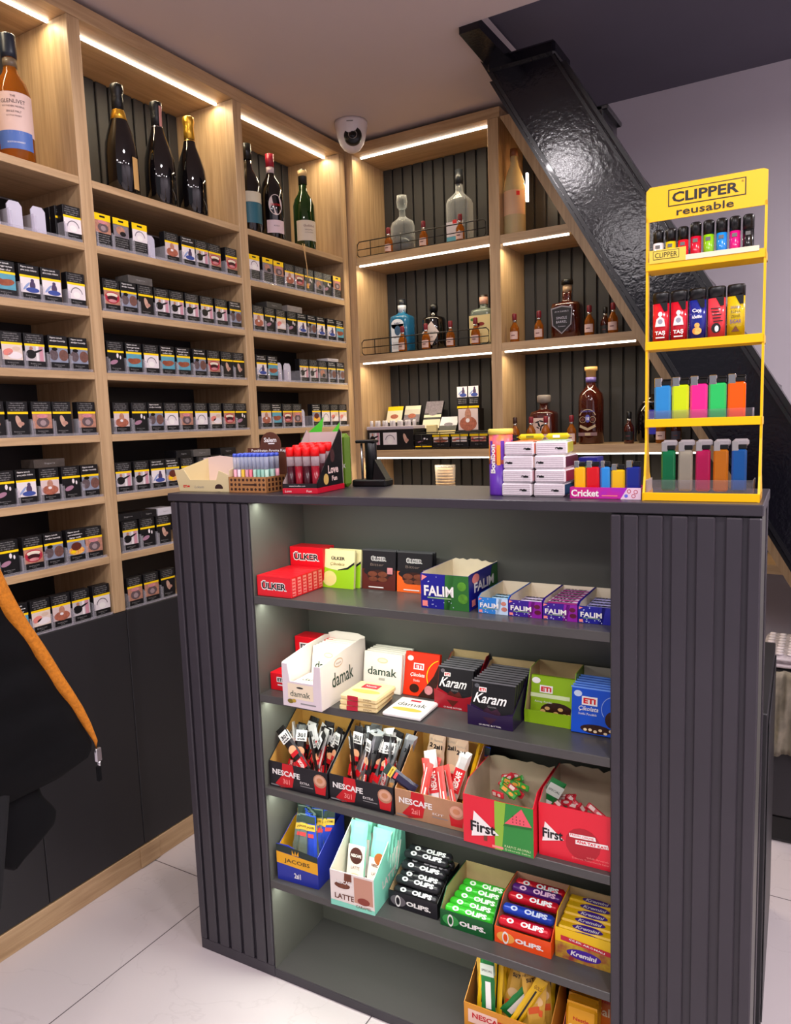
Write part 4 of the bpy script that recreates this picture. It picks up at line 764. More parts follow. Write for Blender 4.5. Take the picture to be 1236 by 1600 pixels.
for u_, w_, c1, c2, fr, lab, body, band, n_, z_ in ((.750, .0605, '#2E7FD0', '#BFD8F0', '#D88A7A', 'light blue gum carton, half empty, right of the large open carton', mat('#BFE0F4', .4), mat('#7FC0E8', .4), 4, .006), (.8115, .0655, '#3A1C8C', '#8A1E9C', '#6A1C3A', 'violet gum carton with white packs, third gum carton from left', mat('#E4D8F0', .4), mat('#C8B8E4', .4), 4, .006),
                                     (.8785, .0645, '#3A1C8C', '#8A1E9C', '#6A1C3A', 'full violet gum carton with dark packs, fourth gum carton from left', mat('#8A1E6A', .4), mat('#E4C8E4', .4), 6, .018), (.9445, .062, '#1C1C8A', '#26269C', None, 'navy gum carton partly hidden by the right fluted panel', mat('#B8B4E4', .4), mat('#8C90D8', .4), 5, .010)):
    carton('gum_carton', lab, CN(u_, .045, S1), w_, .135, .031, .036, mat(c1, .35), CREAM, d_falim(c1, c2, fr), kn=.9)
    gumrow(u_ + .003, .060, w_ - .006, n_, S1 + z_, body, band, 'wrapped gum pack inside the ' + lab.split(',')[0].replace(' partly hidden by the right fluted panel', ''), 'gum packs in the ' + lab.split(',')[0][:40])

# ================================================================== COUNTER SHELF 2
def eti(a, x, y, s_, outline=True):
    a.rect(x - s_ * .5, y - s_ * .28, s_, s_ * .56, WHT, 3); a.text('ETi', x, y, s_ * .8, s_ * .36, RED, 4, .05)
q = M(); q.box(0, .085, 0, .07, 0, .041, REDB, .001); a = q.art((0, 0, 0)); a.rect(.018, .020, .020, .012, WHT, 1); a.text('ETi', .028, .026, .015, .008, BLK, 2, .05); a.rect(.02, .012, .05, .003, WHT, 1)
me = q.mesh('biscuit_box'); solo(me, 'biscuit_box', 'low red box at the far left end of the second counter shelf', 'biscuit box', CN(.236, .036, S2))
q = M(); q.box(0, .104, 0, .045, 0, .100, REDB, .001); a = q.art((0, 0, 0)); a.rect(.014, .070, .024, .016, WHT, 1); a.text('ETi', .026, .078, .018, .010, BLK, 2, .05); a.rect(.014, .060, .04, .003, WHT, 1); a.rect(.004, .05, .01, .002, WHT, 1)
solo(q, 'biscuit_box', 'taller red box behind the white open carton on second shelf', 'biscuit box', CN(.238, .132, S2))
DW = mat('#E4D9D2', .5, name='white_card'); DL = mat('#DCCFD4', .5)
q = M(); w_, d_, t_ = .100, .185, .0018
fp = [(0, 0), (w_, 0), (w_, .096), (w_ * .84, .096), (w_ * .80, .056), (w_ * .20, .056), (w_ * .14, .094), (0, .094)]
q.prism(fp, (0, 0, 0), (1, 0, 0), (0, 0, 1), t_, DL, DW)
sd = [(t_, 0), (d_, 0), (d_, .108), (d_ * .9, .112), (d_ * .5, .108), (t_, .096)]
q.prism(sd, (w_, 0, 0), (0, 1, 0), (0, 0, 1), t_, DW, DW); q.prism([(-y_, z_) for y_, z_ in sd], (0, 0, 0), (0, -1, 0), (0, 0, 1), t_, DW, DW)
q.prism([(0, 0), (w_, 0), (w_, .112), (w_ * .8, .118), (w_ * .2, .118), (0, .112)], (0, d_ - t_, 0), (1, 0, 0), (0, 0, 1), t_, DW, DW); q.box(t_, w_ - t_, t_, d_ - t_, 0, t_, DW)
GR = mat('#1E3A2C', .5); BEI = mat('#EBDCC0', .5)
a = q.art((0, 0, 0)); a.rect(.014, .018, .066, .034, BEI, 1); a.text('damak', .046, .030, .052, .013, GR, 2); a.ell(.020, .012, .008, .005, mat('#7A6A20', .5), 2); a.ell(.030, .014, .005, .004, mat('#B89A3A', .5), 3); a.rect(.046, .008, .040, .003, GRY, 1); a.ell(.046, .044, .009, .002, BLK, 2)
b_ = q.art((w_, 0, 0), (0, 1, 0)); b_.text('damak', .085, .052, .085, .032, GR, 2, .01); b_.ell(.070, .086, .018, .010, mat('#C9A88A', .5), 1); b_.ell(.070, .086, .015, .007, DW, 2); b_.text('Nestle', .070, .086, .02, .005, mat('#8A6A50', .5), 3)
solo(q, 'chocolate_carton', 'large open white chocolate carton jutting over the second shelf edge', 'display carton', CN(.322, -.030, S2))
def d_dam(a, w_, h_):
    a.text('damak', w_ * .5, h_ * .52, w_ * .76, h_ * .20, GR, 2, .01); a.ell(w_ * .5, h_ * .80, w_ * .14, h_ * .07, mat('#D8C39A', .5), 1); a.ell(w_ * .5, h_ * .80, w_ * .11, h_ * .045, BEI, 2); a.rect(w_ * .42, h_ * .30, w_ * .16, h_ * .06, mat('#B8B4A8', .5), 2); a.ell(w_ * .8, h_ * .12, w_ * .07, h_ * .03, mat('#B89A3A', .5), 2)
me = slab(.088, .088, .009, mat('#EDE6DA', .45), d_dam, 12).mesh('white_chocolate_bar')
for i in range(7): solo(me, 'chocolate_bar', 'white wrapped bar standing inside the large white carton', 'chocolate bar', CN(.328, .062 + i * .0125, S2 + .016), 'bars standing inside the large white carton')
q = M(); q.box(0, .086, 0, .086, 0, .008, mat('#EDE6DA', .45), .002); a = q.art((0, 0, .008), (1, 0, 0), (0, 1, 0)); a.text('damak', .043, .043, .06, .015, GR, 1); me = q.mesh('flat_white_bar')
for i in range(5): solo(me, 'chocolate_bar', 'white bar lying flat at the front inside the large white carton', 'chocolate bar', CN(.329, -.024, S2 + .0025 + i * .0085), 'bars lying flat inside the large white carton')
me = slab(.098, .088, .0085, mat('#EDE6DA', .45), d_dam, 10).mesh('white_chocolate_bar')
for i in range(5): solo(me, 'chocolate_bar', 'white chocolate bar standing in front of its row, right of the carton' if i == 0 else 'white chocolate bar standing in the row right of the white carton', 'chocolate bar', CN(.431, .120 + i * .0125, S2), 'standing white bars right of the carton')
YW = mat('#EAD49A', .4); CRI = mat('#B81A34', .4)
q = M(); q.box(0, .088, 0, .088, 0, .0115, YW, .003); a = q.art((0, 0, .0115), (1, 0, 0), (0, 1, 0)); a.rect(.022, .05, .04, .024, CRI, 1); a.ell(.045, .032, .034, .010, mat('#E0B05A', .4), 1); a.text('Nestle', .042, .062, .026, .008, WHT, 2)
f = q.art((0, 0, 0)); f.rect(.018, .001, .026, .010, CRI, 1); f.text('KREM', .066, .006, .018, .004, mat('#7A5A3A', .5), 1); me = q.mesh('yellow_bar')
for i in range(3):
    solo(me, 'chocolate_bar', f'yellow and red flat chocolate bar, {["bottom", "middle", "top"][i]} of its stack of three', 'chocolate bar', CN(.448 + i * .002, -.004, S2 + i * .0119, .12 - i * .05))
q = M(); q.box(0, .088, 0, .092, 0, .0095, mat('#E9E6E2', .4), .003); a = q.art((0, 0, .0095), (1, 0, 0), (0, 1, 0)); a.text('damak', .044, .055, .066, .018, GR, 1); a.rect(.03, .072, .024, .008, CRI, 1); a.ell(.044, .028, .034, .009, mat('#E4B24A', .4), 1)
solo(q, 'chocolate_bar', 'single white chocolate bar lying flat on the shelf', 'chocolate bar', CN(.548, .004, S2, .02))
RD2 = mat('#E8300E', .35)
def d_red(a, w_, h_):
    a.poly([(w_, 0), (w_, h_ * .8), (w_ * .86, h_ * .5), (w_ * .45, 0)], CHOC, 1); a.ell(w_ * .33, h_ * .18, w_ * .14, h_ * .10, CHOC, 2); a.ell(w_ * .75, h_ * .18, w_ * .12, h_ * .10, PINK, 3); a.ell(w_ * .16, h_ * .85, w_ * .09, h_ * .06, WHT, 2); a.text('Çikolata', w_ * .40, h_ * .48, w_ * .42, h_ * .10, WHT, 3, .01, .25); a.text('Sütlü', w_ * .38, h_ * .36, w_ * .18, h_ * .05, WHT, 3)
    a.arc(w_ * 1.1, h_ * .5, w_ * .42, w_ * .02, PI * .6, PI * 1.15, YEL, 2); eti(a, w_ * .42, h_ * .68, w_ * .3)
choc_bar_thing(slab(.084, .096, .012, RD2, d_red, 14), 'bright red chocolate bag beside the dark heart carton', CN(.530, .128, S2))
def d_kar(c_, heart):
    def f(a, w_, h_):
        a.poly([(0, 0), (w_, 0), (w_, h_ * .36), (w_ * .6, h_ * .22), (0, h_ * .46)], mat(c_, .35), 1); a.text('Karam', w_ * .46, h_ * .62, w_ * .74, h_ * .24, WHT, 3, .015, .35); a.ell(w_ * .12, h_ * .90, w_ * .06, h_ * .05, SILV, 2)
        a.poly([(w_ * .5, h_ * .08), (w_ * .72, h_ * .30), (w_ * .62, h_ * .42), (w_ * .5, h_ * .34), (w_ * .38, h_ * .42), (w_ * .28, h_ * .30)], heart, 2); eti(a, w_ * .26, h_ * .82, w_ * .18); a.text('Gurme', w_ * .5, h_ * .44, w_ * .2, h_ * .05, GRY, 3)
    return f
def karam(u, v, w_, col, hcol, lab, depth, n_):
    me = slab(w_ - .004, .082, .0085, BLK, d_kar(col, mat(hcol, .4, noise=.3, nscale=120)), 14, mat('#77767A', .4, .5)).mesh('dark_bar')
    for i in range(n_): solo(me, 'chocolate_bar', f'black bar with heart, frontmost in the {lab}' if i == 0 else f'black bar standing behind the front one in the {lab}', 'chocolate bar', CN(u + .002, v + .004 + i * .0132, S2 + .002), 'black bars in the ' + lab)
    q = M(); c2 = mat(col, .35); q.prism([(0, 0), (w_, 0), (w_, .030), (w_ * .65, .026), (w_ * .35, .030), (0, .040)], (0, 0, 0), (1, 0, 0), (0, 0, 1), .0014, c2, KRAFTL)
    s_ = [(.0014, 0), (depth, 0), (depth, .092), (depth * .86, .092), (.0014, .030)]; q.prism(s_, (w_, 0, 0), (0, 1, 0), (0, 0, 1), .0014, c2, KRAFTL); q.prism([(-y_, z_) for y_, z_ in s_], (0, 0, 0), (0, -1, 0), (0, 0, 1), .0014, c2, KRAFTL)
    q.prism([(0, 0), (w_, 0), (w_, .096), (0, .096)], (0, depth - .0014, 0), (1, 0, 0), (0, 0, 1), .0014, KRAFTL, c2)
    a = q.art((0, 0, 0)); a.poly([(w_ * .5, .006), (w_ * .66, .020), (w_ * .34, .020)], mat(hcol, .4), 1); a.text('GURME BiTTER', w_ * .5, .004, w_ * .5, .003, WHT, 2)
    solo(q, 'chocolate_carton', lab + ' on the second counter shelf', 'display carton', CN(u, v, S2))
karam(.626, .092, .084, '#A01424', '#5A1A10', 'red edged carton of black bars', .105, 6)
karam(.725, .038, .094, '#24123C', '#3A1A30', 'purple black carton of black bars', .140, 9)
GRN2 = mat('#8FB81A', .35)
def d_gr(a, w_, h_):
    a.ell(w_ * .62, h_ * .22, w_ * .38, h_ * .20, CHOC, 1); [a.ell(w_ * (.3 + .1 * i), h_ * (.2 + .08 * math.sin(i * 2)), w_ * .06, h_ * .04, mat('#D8B06A', .4), 3) for i in range(7)]
    a.rect(0, h_ * .50, w_ * .9, h_ * .09, mat('#DDEBB8', .3), 1); a.ell(w_ * .12, h_ * .88, w_ * .1, h_ * .07, WHT, 2); a.text('Antep Fıstıklı', w_ * .3, h_ * .40, w_ * .4, h_ * .06, WHT, 3); eti(a, w_ * .36, h_ * .70, w_ * .3)
choc_bar_thing(slab(.088, .086, .012, GRN2, d_gr, 10), 'lime green chocolate bar standing in the kraft carton', CN(.828, .112, S2 + .0025))
carton('chocolate_carton', 'low kraft and green carton holding one lime green bar', CN(.823, .094, S2), .094, .098, .026, .098, GRN2, KRAFTL, kn=.6)
BLU2 = mat('#1450C8', .35)
def d_bl(a, w_, h_):
    a.ell(w_ * .55, h_ * .13, w_ * .34, h_ * .10, CHOC, 2); a.ell(w_ * .9, h_ * .38, w_ * .16, h_ * .18, CHOC, 2); [a.ell(w_ * (.32 + .11 * i), h_ * (.10 + .06 * math.sin(i * 3)), w_ * .04, h_ * .03, mat('#E8D0A8', .4), 3) for i in range(6)]
    a.ell(w_ * .14, h_ * .87, w_ * .09, h_ * .07, mat('#C9D8F0', .4), 2); a.text('Çikolata', w_ * .38, h_ * .55, w_ * .44, h_ * .12, WHT, 3, .01, .25); a.text('Sütlü Fındıklı', w_ * .36, h_ * .44, w_ * .4, h_ * .05, WHT, 3); a.arc(w_ * .95, h_ * .6, w_ * .28, w_ * .015, PI * .4, PI * 1.2, mat('#8FA8E8', .4), 3); eti(a, w_ * .40, h_ * .73, w_ * .34)
me = slab(.086, .086, .010, BLU2, d_bl, 8, mat('#6A9AF0', .4)).mesh('blue_bar')
for i in range(6): solo(me, 'chocolate_bar', 'bright blue chocolate bar, frontmost of the row at the right end' if i == 0 else 'bright blue chocolate bar in the row behind the front blue one', 'chocolate bar', CN(.919, .082 + i * .0135, S2 + .001), 'blue bars at the right end of the second shelf')
q = M(); q.box(0, .09, 0, .0015, 0, .098, CREAM); solo(q, 'card_backing', 'pale card back panel standing behind the row of blue bars', 'card', CN(.918, .188, S2))

# ================================================================== SACHETS
def sachet(body, dec, L=.125, w_=.026, th=.0035):
    q = M(); n = 10; vs = []; fs = []
    for j_ in range(n + 1):
        f_ = j_ / n; z_ = L * f_; e = max(.10, min(1, min(f_, 1 - f_) * 7)); ww = w_ / 2 * (1.06 - .06 * e)
        for i, (x_, y_) in enumerate(((-1, 0), (-.55, -1), (.55, -1), (1, 0), (.55, 1), (-.55, 1))): vs.append((x_ * ww * (1 + .05 * math.sin(j_ * 2.3 + x_)), y_ * th * e, z_))
    for j_ in range(n):
        for i in range(6): fs.append((j_ * 6 + i, j_ * 6 + (i + 1) % 6, (j_ + 1) * 6 + (i + 1) % 6, (j_ + 1) * 6 + i))
    fs.append((5, 4, 3, 2, 1, 0)); fs.append(tuple(n * 6 + i for i in range(6))); q.add(vs, fs, body)
    for sy_ in (1, -1):
        a = q.art((0, -sy_ * (th + .0001), 0), (sy_, 0, 0), (0, 0, 1)); dec(a, w_, L)
    return q.mesh('stick_sachet')
CUP = mat('#C98A60', .5); CRED = mat('#C8141E', .4)
def dsk(a, w_, L): a.rect(-w_ * .5, L * .70, w_, L * .2, mat('#D8D4D4', .4), 1); a.text('3ü1', 0, L * .81, w_ * .7, L * .08, BLK, 2, .04); a.text('arada', 0, L * .74, w_ * .7, L * .04, BLK, 2, .04); a.ell(0, L * .52, w_ * .42, L * .08, mat('#E8A880', .4), 2); a.rect(-w_ * .4, L * .40, w_ * .8, L * .08, CRED, 3); a.rect(-w_ * .45, L * .12, w_ * .9, L * .2, CRED, 1); a.text('NESCAFE', 0, L * .22, L * .17, w_ * .34, WHT, 2, .03, 0, PI / 2)
def dsf(a, w_, L): a.text('3ü1', 0, L * .72, w_ * .6, L * .07, BLK, 2, .04); a.rect(-w_ * .3, L * .2, w_ * .6, L * .1, CRED, 1)
def dsr(a, w_, L): a.rect(-w_ * .45, L * .3, w_ * .9, L * .4, CRED, 1); a.text('NESCAFE', 0, L * .5, L * .3, w_ * .5, WHT, 2, .03, 0, PI / 2); a.ell(0, L * .16, w_ * .4, L * .07, mat('#F0B070', .4), 2)
def dsb(a, w_, L): a.text('2si1', 0, L * .78, w_ * .7, L * .08, BLK, 2, .05); a.text('SÜTLÜ', 0, L * .88, w_ * .7, L * .03, GRY, 2); a.ell(0, L * .45, w_ * .36, L * .06, mat('#E8B898', .4), 2); a.rect(-w_ * .2, L * .3, w_ * .5, L * .06, CRED, 3)
def dspk(a, w_, L): a.rect(-w_ * .2, L * .1, w_ * .12, L * .8, WHT, 1); a.rect(w_ * .15, L * .2, w_ * .2, L * .3, WHT, 1)
def dsj(a, w_, L): a.rect(-w_ * .5, L * .72, w_, L * .12, mat('#D8B040', .4), 1); a.rect(-w_ * .3, L * .60, w_ * .6, L * .07, mat('#E84A4A', .4), 2); a.rect(-w_ * .5, L * .86, w_, L * .13, mat('#2A3A34', .4), 1); a.text('JACOBS', 0, L * .78, w_ * .8, L * .05, BLK, 2, .02)
def dsg(a, w_, L): a.rect(-w_ * .5, L * .7, w_, L * .22, mat('#D8E0D4', .4), 1); a.rect(-w_ * .15, L * .1, w_ * .4, L * .5, WHT, 1); a.text('SPECIAL', 0, L * .8, w_ * .8, L * .04, BLK, 2)
def dsy(a, w_, L): a.rect(-w_ * .08, L * .1, w_ * .16, L * .7, BLK, 1); a.text('GOLD', 0, L * .86, w_ * .7, L * .06, mat('#7A3A10', .4), 2)
def dsy2(a, w_, L): a.text('NESCAFE', 0, L * .86, w_ * .85, L * .035, BLK, 2); a.text('SüT', 0, L * .78, w_ * .5, L * .06, BLK, 2, .03); a.ell(0, L * .5, w_ * .38, L * .08, mat('#E8C088', .4), 1); a.rect(-w_ * .4, L * .28, w_ * .8, L * .10, mat('#E05A20', .4), 2)
SK = sachet(mat('#1A1718', .28, .2, bump=.5, nscale=120), dsk); SF = sachet(FOIL, dsf); SR = sachet(mat('#D9D5D6', .3, .3), dsr); SBE = sachet(mat('#C9A890', .4), dsb, w_=.030); SPK = sachet(mat('#E4504C', .4), dspk, L=.10, w_=.020)
SJ = sachet(mat('#2A4AC0', .3, bump=.4, nscale=100), dsj); SJ2 = sachet(mat('#7A8A80', .3, .4, bump=.5, nscale=100), dsj); SG = sachet(mat('#1E7A3A', .35), dsg, w_=.030, L=.11); SY = sachet(mat('#E8B818', .35, bump=.4, nscale=90), dsy, w_=.024, L=.14); SY2 = sachet(mat('#D9A840', .4), dsy2, w_=.034, L=.13)
def stick(me, u, v, z, lr, back, tw, label, group, name='stick_sachet', cat='sachet'):
    o = bpy.data.objects.new(name, me); COL.objects.link(o); P, r = CN(u, v, z)
    o.matrix_world = Matrix.Translation(P) @ Matrix.Rotation(r, 4, 'Z') @ rot('Y', lr) @ rot('X', -back) @ rot('Z', tw); return tag(o, label, cat, group)
def fill(kinds, u0, u1, v0, v1, z, n, lab, group, seed, lr=22, bk=(12, 26), tw=40, zl=0):
    rr = random.Random(seed)
    for i in range(n):
        f_ = (i + .5) / n; u = u0 + (u1 - u0) * ((i * .618) % 1); v = v0 + (v1 - v0) * (1 - f_); me = kinds[i % len(kinds)]
        lean = (u0 + u1) / 2 - u; stick(me, u, v, z + zl * rr.random(), rr.uniform(-lr, lr) * .8 + lean * 90, rr.uniform(*bk), rr.uniform(-tw, tw), lab, group)
# cartons shelf 3
def d_nes(bg, txt):
    def f(a, w_, h_):
        a.poly([(w_ * .20, h_ * .02), (w_ * .40, h_ * .12), (w_ * .44, h_ * .62), (w_ * .42, h_ * 1.0), (w_ * .24, h_ * 1.0), (w_ * .22, h_ * .5), (w_ * .10, h_ * .14)], CRED, 1); a.text('NESCAFE', w_ * .30, h_ * .62, w_ * .48, h_ * .22, WHT, 3, .03); a.text('3ü1' if bg else '2si1', w_ * .30, h_ * .30, w_ * .12, h_ * .20, PNK, 3, .03)
        a.text(txt, w_ * .62, h_ * .40, w_ * .16, h_ * .09, WHT, 3); a.rect(w_ * .54, h_ * .26, w_ * .22, h_ * .03, GRY, 2); a.rect(w_ * .02, h_ * .05, w_ * .25, h_ * .05, GRY, 1)
        a.poly([(w_ * .80, h_ * .12), (w_ * .96, h_ * .12), (w_ * .985, h_ * .6), (w_ * .775, h_ * .6)], CRED, 2); a.ell(w_ * .88, h_ * .64, w_ * .11, h_ * .26, mat('#B98466', .5), 3); a.ell(w_ * .88, h_ * .66, w_ * .09, h_ * .20, mat('#D8A68A', .5), 4); a.ell(w_ * .88, h_ * .66, w_ * .05, h_ * .10, CUP, 5)
    return f
BK3 = mat('#17151B', .4); KR3 = mat('#B98A66', .5, noise=.1, nscale=30)
for i, (u_, w_, mo, lab, tx) in enumerate(((.236, .160, BK3, 'black coffee sachet carton at the left end of the third counter shelf', 'EXTRA'), (.399, .160, BK3, 'black coffee sachet carton, second from left on the third shelf', 'EXTRA'), (.562, .160, KR3, 'light brown coffee sachet carton in the middle of the third shelf', 'SÜT'))):
    carton('sachet_carton', lab, CN(u_, .014 + .004 * i, S3), w_, .135, .060, .150, mo, KRAFT, d_nes(i < 2, tx), kn=.10)
fill([SK, SK, SR, SK], .262, .375, .035, .092, S3 + .010, 17, 'black coffee stick sachet in the leftmost black carton', 'stick sachets in the leftmost black carton', 11, 38, (10, 26), 75)
stick(SK, .335, .030, S3 + .040, -46, 8, 10, 'white and black coffee stick leaning over the left carton front', None)
fill([SF, SK, SF, SR, SF, SK], .425, .540, .035, .092, S3 + .024, 26, 'silver coffee stick sachet in the second black carton', 'stick sachets in the second black carton', 5, 24, (10, 24), 70)
fill([SBE], .590, .690, .100, .118, S3 + .022, 4, 'beige coffee stick standing at the back of the light brown carton', 'beige sticks in the light brown carton', 8, 6, (8, 14), 8)
fill([SPK, SR, SPK], .600, .700, .035, .075, S3 + .012, 7, 'red and white sugar stick in the light brown carton', 'red sticks in the light brown carton', 21, 30)
stick(SY, .690, .095, S3 + .01, 12, 14, 60, 'yellow stick sachet at the right of the light brown carton', None); stick(SJ, .700, .108, S3 + .015, 10, 12, 10, 'blue stick sachet in the right corner of the light brown carton', None); stick(sachet(mat('#26223A', .4), dsj, L=.08, w_=.022), .605, .034, S3 + .058, -62, 0, 20, 'dark blue stick lying across the gap between coffee cartons', None)
RF = mat('#DE2236', .4, name='first_red'); GRW = mat('#2E8A3A', .4)
def d_f1(a, w_, h_):
    a.poly([(w_ * .46, 0), (w_, 0), (w_, h_), (w_ * .50, h_)], GRW, 1); a.poly([(w_ * .46, 0), (w_ * .56, 0), (w_ * .62, h_), (w_ * .46, h_)], mat('#8CB83A', .4), 2); a.poly([(w_ * .60, h_ * .58), (w_ * .98, h_ * .62), (w_ * .84, h_ * .95)], mat('#E85A68', .4), 3); a.poly([(w_ * .58, h_ * .53), (w_ * .98, h_ * .57), (w_ * .98, h_ * .62), (w_ * .60, h_ * .58)], mat('#1E6A2A', .4), 3)
    [a.ell(w_ * (.72 + .05 * (i % 4)), h_ * (.65 + .06 * (i // 4)), .0008, .0016, BLK, 4, 6) for i in range(10)]
    a.poly([(w_ * .12, h_ * .16), (w_ * .52, h_ * .30), (w_ * .16, h_ * .70)], WHT, 3); a.text('First', w_ * .29, h_ * .38, w_ * .36, h_ * .22, BLK, 4, .03); a.rect(w_ * .42, h_ * .03, w_ * .16, h_ * .05, PNK, 3); a.text('KARPUZ AROMALI', w_ * .78, h_ * .12, w_ * .36, h_ * .05, mat('#D8E8B0', .4), 3); a.text('Şekersiz Sakız', w_ * .78, h_ * .05, w_ * .36, h_ * .05, mat('#D8E8B0', .4), 3); a.rect(w_ * .30, h_ * .12, w_ * .05, h_ * .12, CHOCL, 3)
def d_f2(a, w_, h_):
    a.ell(w_ * .62, h_ * .38, w_ * .24, h_ * .3, mat('#B01828', .4), 1); a.poly([(w_ * .05, h_ * .28), (w_ * .36, h_ * .38), (w_ * .09, h_ * .66)], WHT, 3); a.text('First', w_ * .20, h_ * .45, w_ * .29, h_ * .18, BLK, 4, .03)
    a.poly([(w_ * .44, h_ * .48), (w_ * .80, h_ * .50), (w_ * .79, h_ * .57), (w_ * .43, h_ * .55)], WHT, 3); a.text('FRESH ÇEKME', w_ * .61, h_ * .525, w_ * .32, h_ * .045, RF, 4); a.poly([(w_ * .52, h_ * .37), (w_ * .97, h_ * .40), (w_ * .96, h_ * .48), (w_ * .52, h_ * .45)], WHT, 3); a.text('ANA TAT KAT!', w_ * .745, h_ * .425, w_ * .42, h_ * .055, RF, 4, .03)
    a.text('Çilek Aromalı', w_ * .82, h_ * .16, w_ * .3, h_ * .04, PNK, 3); a.text('Şekersiz Tatlandırıcılı Sakız', w_ * .72, h_ * .10, w_ * .5, h_ * .04, PNK, 3)
RFS = lambda a, d_, hf, hb: a.poly([(0, 0), (.02, 0), (.02, hf), (0, hf)], RF, 1)
carton('gum_carton', 'red and green watermelon gum carton on the third shelf', CN(.730, -.006, S3), .142, .140, .098, .118, RF, mat('#CDBBA0', .7, noise=.1, nscale=25), d_f1, RFS, kn=.8, torn=True)
carton('gum_carton', 'bright red strawberry gum carton at the right end of third shelf', CN(.876, .014, S3), .134, .140, .104, .120, RF, mat('#CDBBA0', .7, noise=.1, nscale=25), d_f2, None, kn=.8, torn=True)
def gumbit(col, c2):
    q = M(); q.box(-.020, .020, 0, .005, 0, .012, mat(col, .35, bump=.4, nscale=120), .002); a = q.art((0, 0, 0)); a.rect(-.015, .003, .012, .007, mat(c2, .4), 1); a.ell(.008, .006, .006, .003, mat(c2, .4), 1); return q.mesh('gum_strip')
G1 = gumbit('#3AA03A', '#F0A030'); G2 = gumbit('#D8283A', '#F2D0C8'); rr = random.Random(4)
for i in range(13): stick(G1 if i % 3 else G2, .790 + .020 * rr.uniform(-1, 1) + .01 * (i % 3), .050 + .006 * i, S3 + .072 + .010 * rr.random(), rr.uniform(-50, 50), rr.uniform(5, 40), rr.uniform(-40, 40), 'small red or green gum strip inside the watermelon gum carton', 'gum strips in the watermelon carton', 'gum_strip', 'chewing gum')
for i in range(10): stick(G2, .935 + .035 * rr.uniform(-1, 1), .040 + .007 * i, S3 + .070 + .006 * rr.random(), rr.uniform(-30, 30) + 15, rr.uniform(20, 60), rr.uniform(-30, 30), 'small red gum strip inside the strawberry gum carton', 'gum strips in the strawberry carton', 'gum_strip', 'chewing gum')
stick(SG, .850, .050, S3 + .03, 28, 10, 20, 'green leaf shaped wrapper sticking up from the watermelon carton', None)

# ================================================================== COUNTER SHELF 4
JB = mat('#22309A', .35); JY = mat('#E8A818', .4)
def d_jac(a, w_, h_):
    a.poly([(0, h_ * .80), (w_ * .5, h_ * .78), (w_, h_ * .68), (w_, h_ * .88), (w_ * .85, h_ * .90), (w_ * .5, h_ * .96), (0, h_)], mat('#22302C', .5), 1); a.poly([(0, h_ * .48), (w_, h_ * .40), (w_, h_ * .72), (0, h_ * .80)], JY, 2); a.text('JACOBS', w_ * .5, h_ * .58, w_ * .62, h_ * .14, BLK, 3, .01)
    for k in (-1, 0, 1): a.poly([(w_ * .44 + k * .006, h_ * .78), (w_ * .50 + k * .006, h_ * .78), (w_ * .47 + k * .009, h_ * .92)], JY, 3)
    a.text('2si1', w_ * .5, h_ * .22, w_ * .16, h_ * .15, WHT, 3, .03)
q = M(); w_, d_, hf, hb = .112, .125, .088, .126
q.prism([(0, 0), (w_, 0), (w_, hf * .86), (w_ * .75, hf * .80), (w_ * .5, hf * .92), (w_ * .3, hf * 1.02), (0, hf)], (0, 0, 0), (1, 0, 0), (0, 0, 1), .0016, JB, JY)
sd = [(.0016, 0), (d_, 0), (d_, hb), (d_ * .6, hb * .90), (.0016, hf * .86)]; q.prism(sd, (w_, 0, 0), (0, 1, 0), (0, 0, 1), .0016, JB, JY); q.prism([(-y_, z_) for y_, z_ in sd], (0, 0, 0), (0, -1, 0), (0, 0, 1), .0016, JB, JY)
q.box(0, w_, d_ - .0016, d_, 0, hb, JB); q.box(.0016, w_ - .0016, .0016, d_ - .0016, 0, .0016, JB); d_jac(q.art((0, 0, 0)), w_, hf)
solo(q, 'sachet_carton', 'blue coffee carton with yellow band at the left of fourth shelf', 'display carton', CN(.243, .014, S4, .05))
fill([SJ, SJ2, SJ, SJ2], .258, .342, .034, .100, S4 + .030, 26, 'blue coffee stick sachet in the blue carton with yellow band', 'stick sachets in the blue and yellow carton', 3, 12, (2, 14))
MINT = mat('#86D8C0', .4, name='mint_card'); PW = mat('#EADFD8', .45)
def d_lat(a, w_, h_):
    a.poly([(0, 0), (w_, 0), (w_, h_ * .12), (0, h_ * .16)], MINT, 1); a.rect(w_ * .55, h_ * .22, w_ * .42, h_ * .72, mat('#C4907A', .45), 1); a.poly([(w_ * .1, h_ * .60), (w_ * .5, h_ * .72), (w_ * .5, h_ * .98), (w_ * .34, h_ * .98), (w_ * .32, h_ * .72)], CHOCL, 2); a.ell(w_ * .28, h_ * .62, w_ * .18, h_ * .09, CHOCL, 2); a.text('NESCAFE', w_ * .32, h_ * .72, w_ * .40, h_ * .10, WHT, 3, .03)
    a.text('LATTE', w_ * .32, h_ * .30, w_ * .44, h_ * .15, mat('#6A3A2A', .5), 3, .02); a.ell(w_ * .76, h_ * .30, w_ * .14, h_ * .10, mat('#8A3A2E', .5), 2); a.text('CARAMEL', w_ * .76, h_ * .13, w_ * .36, h_ * .08, CHOCL, 3)
carton('sachet_carton', 'mint green latte sachet carton on the fourth shelf', CN(.407, -.008, S4, .06), .108, .165, .082, .165, PW, mat('#D8D0C0', .6), d_lat, lambda a, d_, hf, hb: (a.poly([(0, 0), (d_, 0), (d_, hb), (d_ * .9, hb), (0, hf)], MINT, 1), a.text('LATTE', d_ * .45, .045, .07, .018, PW, 2, .03)), kn=.10)
